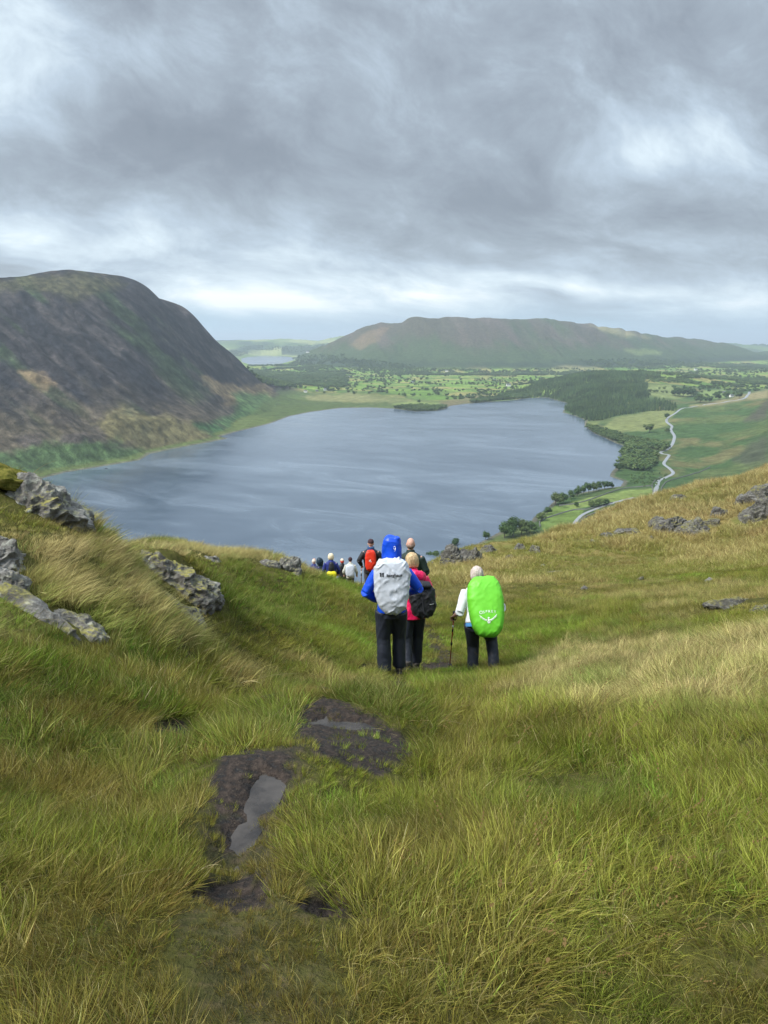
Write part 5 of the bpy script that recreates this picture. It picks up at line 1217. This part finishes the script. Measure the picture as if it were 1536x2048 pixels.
# 8 black jacket, red face covering
t, hc, R = build_person('walker in a black jacket with a red head covering, left of the pale grey pack', foot(685.5, 33.0, -.02), .3, 1.70, .03, (((-.28, .0, 1.12), (-.25, .15, .98)), ((.28, .0, 1.12), (.25, .15, .98))), (((-.09, .05, .50), (-.09, .0, .10)), ((.09, .03, .50), (.09, -.05, .10))), BLK, CHAR, BOOTM, vox=.016, jw=1.05, seed=73)
V, Fc = [], []; ell(V, Fc, hc + Vector((0, 0, -.01)), (.092, .11, .09)); part_remesh('snood', V, Fc, .01, cloth('brick_red_cloth', (.42, .05, .03), .8), t)
V, Fc = [], []; ell(V, Fc, hc + Vector((0, 0, .055)), (.08, .095, .08)); part_remesh('hair', V, Fc, .01, hairmat('pale_hair', (.5, .4, .3), (.75, .65, .5)), t)
# 9 dark hood
t, hc, R = build_person('walker with a large dark square hood, left of the blond walker', foot(642.5, 29.5, .02), .2, 1.72, .0, (((-.24, .0, 1.12), (-.2, .15, .98)), ((.24, .0, 1.12), (.2, .15, .98))), (((-.09, .05, .50), (-.09, .0, .10)), ((.09, .03, .50), (.09, -.05, .10))), cloth('dark_teal_shell', (.012, .028, .045), .5), CHAR, BOOTM, vox=.016, jw=.9, seed=83)
V, Fc = [], []; loft(V, Fc, [(.05, 0, 1.46, .07, .07), (0, 0, 1.53, .13, .12), (-.03, 0, 1.64, .155, .14), (-.06, 0, 1.74, .11, .11), (-.09, 0, 1.80, .04, .04)], 12); part_remesh('hood', V, Fc, .012, cloth('dark_teal_hood', (.012, .028, .045), .5), t, folds(.01, 8, 3), 1)
# 10 leftmost
t, hc, R = build_person('bald leftmost walker disappearing over the brow with a small red pack', foot(628.5, 28.5, .03), -.2, 1.66, .12, (((-.28, .0, 1.12), (-.25, .15, .98)), ((.28, .0, 1.12), (.25, .15, .98))), (((-.09, .05, .50), (-.09, .0, .10)), ((.09, .03, .50), (.09, -.05, .10))), INDI, CHAR, BOOTM, vox=.016, jw=.95, seed=93)
hair(t, hc, hairmat('white_hair', (.5, .42, .35), (.72, .6, .5)), (.086, .10, .1), 0, .01, .004, 'cropped_hair')
backpack('small red rucksack on the leftmost walker at the brow', t, R, .34, .40, .22, 1.18, REDC, 22, .10, .014, taper=0, dx_=-.08, part='rain_cover')
# ------------------------------------------------------------------ grass
def grass_mat(n, b_):
    a = n.node('ShaderNodeAttribute', attribute_name='tint', attribute_type='INSTANCER'); bl = n.node('ShaderNodeAttribute', attribute_name='blade')
    sp_ = n.node('ShaderNodeSeparateColor', {0: bl.outputs['Color']}); t = n.e(sp_.outputs[0]); r1_ = n.e(sp_.outputs[1]); r2_ = n.e(sp_.outputs[2])
    col = n.mix(r2_.sm(.88, .97) * .75, a.outputs['Color'], (.55, .46, .22))      # dead blades
    col = n.mix(r2_.sm(.34, .14) * .75, col, (.17, .10, .035))                    # reddish blades
    col = n.mix(t.sm(.5, 1.0) * .08, col, (.45, .38, .16))                       # dry tips
    v = n.node('ShaderNodeVectorMath', {0: col}, operation='SCALE'); n.l.new((r1_ * 1.1 + .43).s, v.inputs['Scale'])
    n.l.new(v.outputs[0], b_.inputs['Base Color'])
    tr = n.node('ShaderNodeBsdfTranslucent', {'Color': v.outputs[0]}); mx_ = n.node('ShaderNodeMixShader', {0: .35, 1: b_.outputs[0], 2: tr.outputs[0]})
    out_ = [q for q in n.n if q.type == 'OUTPUT_MATERIAL'][0]; n.l.new(mx_.outputs[0], out_.inputs[0])
M_GRASS = mat('grass_blades', rough=.7, spec=.10, build=grass_mat)
def tuft(nb, l0, l1, rad, w, lean, curl, seed, seg=4, spread=.5, head=0.0):
    r = np.random.default_rng(seed); V = []; Fc = []; B = []
    for i in range(nb):
        a = r.uniform(0, 6.283); q = rad * math.sqrt(r.random()); p = np.array((q * math.cos(a), q * math.sin(a), -.02))
        L = r.uniform(l0, l1); wd = w * r.uniform(.6, 1.3); r1_, r2_ = r.random(), r.random()
        d = np.array((math.cos(a) * spread * q / rad + lean + r.normal(0, .18), math.sin(a) * spread * q / rad + r.normal(0, .18), 1.0)); d /= np.linalg.norm(d)
        side = np.cross(d, (math.cos(a + 1.3), math.sin(a + 1.3), .1)); side /= np.linalg.norm(side) + 1e-9
        cv = np.array((curl * r.uniform(.5, 1.6) + r.normal(0, .22), r.normal(0, .25), -abs(curl) * r.uniform(.4, 1.3))); o = len(V)
        for k in range(seg + 1):
            t = k / seg; ww = wd * (1 - t) ** .7 * .5 + .0002
            V.append(p - side * ww); V.append(p + side * ww); B += [(t, r1_, r2_)] * 2
            dd = d + cv * t; dd /= np.linalg.norm(dd); p = p + dd * L / seg
        for k in range(seg): Fc.append((o + 2 * k, o + 2 * k + 1, o + 2 * k + 3, o + 2 * k + 2))
        if head and r.random() < head:
            for h in range(5):
                c = p - dd * L * .05 * h + r.normal(0, .002, 3); s = .0032; o = len(V)
                V += [c + (s, 0, 0), c + (0, s, s), c + (-s, 0, 0), c + (0, -s, -s)]; B += [(0, .5, .02)] * 4; Fc.append((o, o + 1, o + 2, o + 3))
    ob = mesh_np('tuft_%02d' % seed, np.array(V), np.array(Fc), [M_GRASS], True, link=False); set_col(ob.data, 'blade', np.array(B)); return ob
# 0-3 fine moor grass, 4-6 long wind-combed straw, 7-8 short turf, 9-10 stiff rushes, 11 stalks with seed heads
TUFTS = [tuft(64, .06, .15, .07, .0030, .10, .5, 1, 4, .75), tuft(64, .07, .18, .075, .0028, .15, .7, 2, 4, .7), tuft(60, .05, .14, .07, .0034, .0, .4, 3, 4, .8), tuft(70, .07, .17, .08, .0026, .12, .8, 4, 4, .8),
         tuft(44, .17, .34, .08, .0028, .55, .8, 5, 6), tuft(44, .16, .32, .09, .0026, .45, .9, 6, 6), tuft(38, .18, .38, .08, .0028, .6, .6, 7, 6),
         tuft(90, .03, .075, .08, .0034, .05, .4, 8, 3), tuft(90, .035, .09, .08, .0034, .1, .5, 9, 3),
         tuft(50, .10, .22, .05, .0030, .08, .25, 10, 4, .8), tuft(50, .09, .19, .05, .0030, .1, .3, 11, 4, .9), tuft(5, .20, .34, .05, .0026, .1, .1, 12, 4, .5, head=1.0),
         tuft(4, .16, .36, .08, .0030, .5, 1.0, 13, 7, .9), tuft(40, .05, .13, .07, .0055, .0, .9, 14, 4, 1.0)]
FT = [tuft(34, .14, .30, .12, .008, .3, .6, 21, 3), tuft(34, .14, .32, .12, .008, .4, .7, 22, 3), tuft(34, .16, .34, .13, .008, .2, .5, 23, 3)]
G_OL = np.array((.190, .228, .030)); G_BR = np.array((.200, .315, .036)); G_DK = np.array((.118, .190, .027)); G_BN = np.array((.26, .21, .056)); G_ST = np.array((.58, .49, .23)); G_RD = np.array((.22, .14, .05)); G_YG = np.array((.33, .34, .065))
def scatter(y0, y1, dens, smax=.63):
    n = int(smax * (y1 ** 2 - y0 ** 2) * dens)
    y = np.sqrt(RNG.uniform(y0 ** 2, y1 ** 2, n)); x = RNG.uniform(-smax, smax, n) * y; return x, y
def near_stuff():
    xs, ys = [], []
    for a in ((.75, 3, 620), (3, 6, 430), (6, 10, 240), (10, 18, 120), (18, 26, 60)):
        x, y = scatter(*a); xs.append(x); ys.append(y)
    # behind and beside the camera's first metre
    x = np.concatenate(xs); y = np.concatenate(ys)
    m = mudmask(x, y) * (y < 12); fm = np.maximum.reduce([mudmask(x, y + q) for q in (.12, .25, .4)]) * (y < 12) * .9; m2 = mudmask(x, y + .035) * (y < 12); ok = (np.maximum(m, m2) < .5) | (RNG.random(len(x)) < .05 + .5 * sst(.15, .45, fbm(x / .16, y / .16, 3, 160)) * (m < .999) + .25 * sst(.1, .4, fbm(x / .16, y / .16, 3, 160))); ok &= ~on_rock(x, y); hid = on_rock(x, y + .25) | on_rock(x, y + .5) | on_rock(x + .1, y + .12) | on_rock(x + .2, y + .3) | on_rock(x, y + .75)
    x, y, m, fm, hid = x[ok], y[ok], m[ok], fm[ok], hid[ok]; z = Z(x, y); n = len(x); u, v = proj(x, y, z)
    A1 = fbm(x / .9, y / .9, 4, 101); A2 = fbm(x / .28, y / .28, 3, 102); A3 = fbm(x / 2.4, y / 2.4, 3, 103); A4 = fbm(x / 1.6, y / 1.6, 3, 104); R = RNG.random(n)
    tint = lerp(np.broadcast_to(G_OL, (n, 3)), G_DK, sst(0, .5, A1)); tint = lerp(tint, G_BR, sst(.05, .45, A3)); tint = lerp(tint, G_BN, sst(.0, .5, A2 + A4 * .7) * .6)
    def reg(poly, soft, nz=0.0): return smoothpoly(u, v, poly, soft, nz)
    wob = fbm(u / 60, v / 40, 3, 110) * 40
    left = reg([(-300,1280),(250,1260),(420,1350),(520,1480),(420,1700),(380,1900),(300,2200),(-300,2200)], 60, wob)
    tint = lerp(tint, G_RD * .6 + G_OL * .55, left * sst(-.35, .4, A2 + .3 * A1) * .85)
    straw_l = reg([(-300,1020),(120,1030),(260,1090),(400,1180),(430,1290),(260,1300),(160,1240),(-300,1330)], 25, wob * .6)
    band = reg([(1000,1390),(1080,1310),(1250,1270),(1400,1280),(1700,1260),(1700,1420),(1400,1430),(1200,1420)], 25, wob)
    band2 = reg([(860,1420),(1000,1400),(1000,1500),(940,1700),(880,1600)], 40, wob)
    mid = reg([(400,1290),(600,1310),(760,1330),(760,1400),(560,1380),(420,1350)], 25, wob)
    brow = reg([(250,1080),(480,1095),(600,1125),(640,1150),(600,1150),(470,1122),(300,1110)], 6)
    straw_r = reg([(700,1160),(900,1140),(1100,1160),(1700,1150),(1700,1200),(1200,1230),(1050,1190),(850,1200)], 25, wob)
    green_h = reg([(400,1130),(560,1130),(640,1170),(640,1240),(560,1260),(430,1230)], 15, wob * .5)
    gold = reg([(900,1440),(1700,1420),(1700,1900),(1200,2000),(900,1800)], 90, wob * 2)
    tint = lerp(tint, G_ST, np.clip(straw_l * (.5 + A2 * .9), 0, .9)); tint = lerp(tint, G_BR * .95, straw_l * sst(-.05, .45, A1) * .7)
    tint = lerp(tint, G_ST * .95, np.clip(band * (.7 + A2 * .8), 0, .95)); tint = lerp(tint, G_BN, band2 * .5); tint = lerp(tint, G_BN * .6 + G_ST * .4, mid * np.clip(.5 + A2, 0, .8))
    tint = lerp(tint, G_ST, brow * .8); tint = lerp(tint, G_ST * .55 + G_BN * .4, np.clip(straw_r * (.5 + A1), 0, .75)); tint = lerp(tint, G_DK * 1.15, green_h * .8)
    tint = lerp(tint, G_YG, gold * np.clip(.45 + A1, 0, .75))
    for cu, cv, ru, rv in ((700,1480,80,20),(800,1505,45,14),(600,1450,60,14),(520,1545,40,14),(560,1480,40,10),(325,1580,30,30),(1190,1370,60,22),(640,1600,50,20),(1180,1590,150,40),(480,1570,50,10)):
        tint = lerp(tint, (.19, .30, .05), np.exp(-((u - cu) / ru) ** 2 - ((v - cv) / rv) ** 2) * .85)
    tint = tint * RNG.uniform(.72, 1.25, (n, 1))
    idx = RNG.integers(0, 4, n)
    longm = np.clip(straw_l * .8 + band * .2, 0, 1); idx = np.where(R < longm * (.35 + A2), RNG.integers(4, 7, n), idx)
    edge = np.exp(-((u - 700) / 150) ** 2 - ((v - 1480) / 40) ** 2) * .8; dm = np.maximum(sst(.02, .3, m), fm); idx = np.where((RNG.random(n) < np.maximum(dm * .9, edge)) , RNG.integers(7, 9, n), idx)
    rush = sst(.25, .5, fbm(x / .5, y / .5, 3, 120)) * (y < 8); idx = np.where((RNG.random(n) < rush * .5) & (dm < .3), RNG.integers(9, 11, n), idx)
    pm = np.maximum.reduce([mudmask(x, y + q) for q in (.1, .2, .3)]) * (y > 3.2) * (y < 12) * (u < 620) ; idx = np.where(RNG.random(n) < pm * .8, RNG.integers(7, 9, n), idx)
    pth = pathmask(x, y); idx = np.where(RNG.random(n) < pth * (.3 + .6 * sst(2.2, 2.9, y)), RNG.integers(7, 9, n), idx); tint = lerp(tint, G_BN * .85, pth * .45); thin = RNG.random(n) < pth * .45 * sst(2.4, 3.0, y)
    idx = np.where(hid & (y > 3) & (RNG.random(n) < .85), RNG.integers(7, 9, n), idx)
    trod = smoothpoly(u, v, [(450,1690),(560,1600),(640,1640),(600,1720),(620,1800),(600,1900),(560,2080),(380,2080),(390,1900),(430,1780)], 30, wob)
    idx = np.where(RNG.random(n) < trod * .3, RNG.integers(7, 9, n), idx); tint = lerp(tint, G_BN * .8, trod * .5)
    sc_ = RNG.uniform(.7, 1.3, n) * (1 - .35 * dm) * np.where(y < 3.2, .60, .92) * (1 + sst(8, 22, y) * .45)
    tus = fbm(x / .42, y / .42, 2, 140); ntus = (y < 12) * (1 - dm); sc_ = sc_ * (1 + ntus * tus * .55); tint = tint * (1 + (tus * .22 * ntus))[:, None]
    short = sst(18, 24, y) * .35; sc_ = sc_ * (1 - short); sc_ = np.where(np.isin(idx, (4, 5, 6)), sc_ * .8, sc_); sc_ = np.where(hid, sc_ * .7, sc_)
    rz = RNG.normal(0, .7, n) + fbm(x / .8, y / .8, 3, 130) * 6.0 * sst(.9, .2, straw_l); rz = np.where(straw_l > .5, RNG.normal(.35, .35, n), rz)
    rot = np.c_[RNG.normal(0, .12, n), RNG.normal(0, .12, n), rz]
    S_ = np.c_[sc_, sc_, sc_ * RNG.uniform(.8, 1.1, n)]
    S_ = S_ * np.where(thin, .05, 1 - .25 * pth)[:, None]
    dead = (RNG.random(n) < .022 * (y < 9)) & (dm < .4); idx = np.where(dead, 12, idx); tint[dead] = (.60, .52, .27)
    broad = (RNG.random(n) < .10) & (idx < 4); idx = np.where(broad, 13, idx); tint[broad] = tint[broad] * (.85, 1.15, .9)
    # stalks with seed heads among the right-hand grass
    q = (u > 850) & (v > 1350) & (v < 1950) & (RNG.random(n) < .014) & (A3 > -.35) & (y < 6)
    idx = np.where(q, 11, idx); tint[q] = (.20, .17, .07); S_[q] *= 1.15
    instancer('grass', np.c_[x, y, z], TUFTS, rot, S_, idx, tint); print('grass', n)
near_stuff()
def far_stuff():
    xs, ys = [], []
    for a in ((24, 40, 26, .56), (40, 84, 13, .56)):
        x, y = scatter(*a); xs.append(x); ys.append(y)
    x = np.concatenate(xs); y = np.concatenate(ys); z = Z(x, y); u, v = proj(x, y, z); ok = (u > 560) & (u < 1650) & ~on_rock(x, y) & (v < 1260)
    x, y, z, u, v = (q[ok] for q in (x, y, z, u, v)); n = len(x)
    A1 = fbm(x / 5, y / 5, 4, 201); A2 = fbm(x / 1.5, y / 1.5, 3, 202); up = sst(1090, 1040, v + 60 * A1)
    tint = lerp(np.broadcast_to(np.array((.24, .27, .055)), (n, 3)), (.45, .39, .16), sst(-.15, .4, A1 + .5 * A2) * .8); tint = lerp(tint, (.47, .40, .19), up * .75); tint = lerp(tint, (.19, .22, .05), sst(.1, .45, -A1) * .7)
    tint = lerp(tint, (.24, .15, .06), sst(.3, .6, A2) * .45) * RNG.uniform(.8, 1.2, (n, 1))
    sc_ = RNG.uniform(.6, 1.2, n) * (1 + sst(25, 70, y) * .5) * (.55 + .7 * sst(-.2, .3, A1 + up * .5))
    instancer('hillside_grass', np.c_[x, y, z], FT, np.c_[RNG.normal(0, .15, n), RNG.normal(0, .15, n), RNG.uniform(0, 6.28, n)], np.c_[sc_ * 1.4, sc_ * 1.4, sc_], RNG.integers(0, 3, n), tint); print('far grass', n)
far_stuff()
# ------------------------------------------------------------------ haze
def haze():
    x0, x1, y0, y1, z0, z1 = -92000, 92000, -3000, 76000, -347, 345
    v = [(x, y, z) for z in (z0, z1) for x, y in ((x0, y0), (x1, y0), (x1, y1), (x0, y1))]
    f = [(3, 2, 1, 0), (4, 5, 6, 7), (0, 1, 5, 4), (1, 2, 6, 5), (2, 3, 7, 6), (3, 0, 4, 7)]
    m = bpy.data.materials.new('haze'); m.use_nodes = True; m.node_tree.nodes.clear(); n = NT(m.node_tree)
    p = n.node('ShaderNodeVolumePrincipled', {'Color': (.76, .89, 1.0, 1), 'Density': HAZE_D, 'Anisotropy': .2})
    n.node('ShaderNodeOutputMaterial', {'Volume': p.outputs[0]})
    o = mesh_np('haze', v, f, [m], smooth=False); tag(o, kind='stuff')
HAZE_D = 5.5e-5
haze()
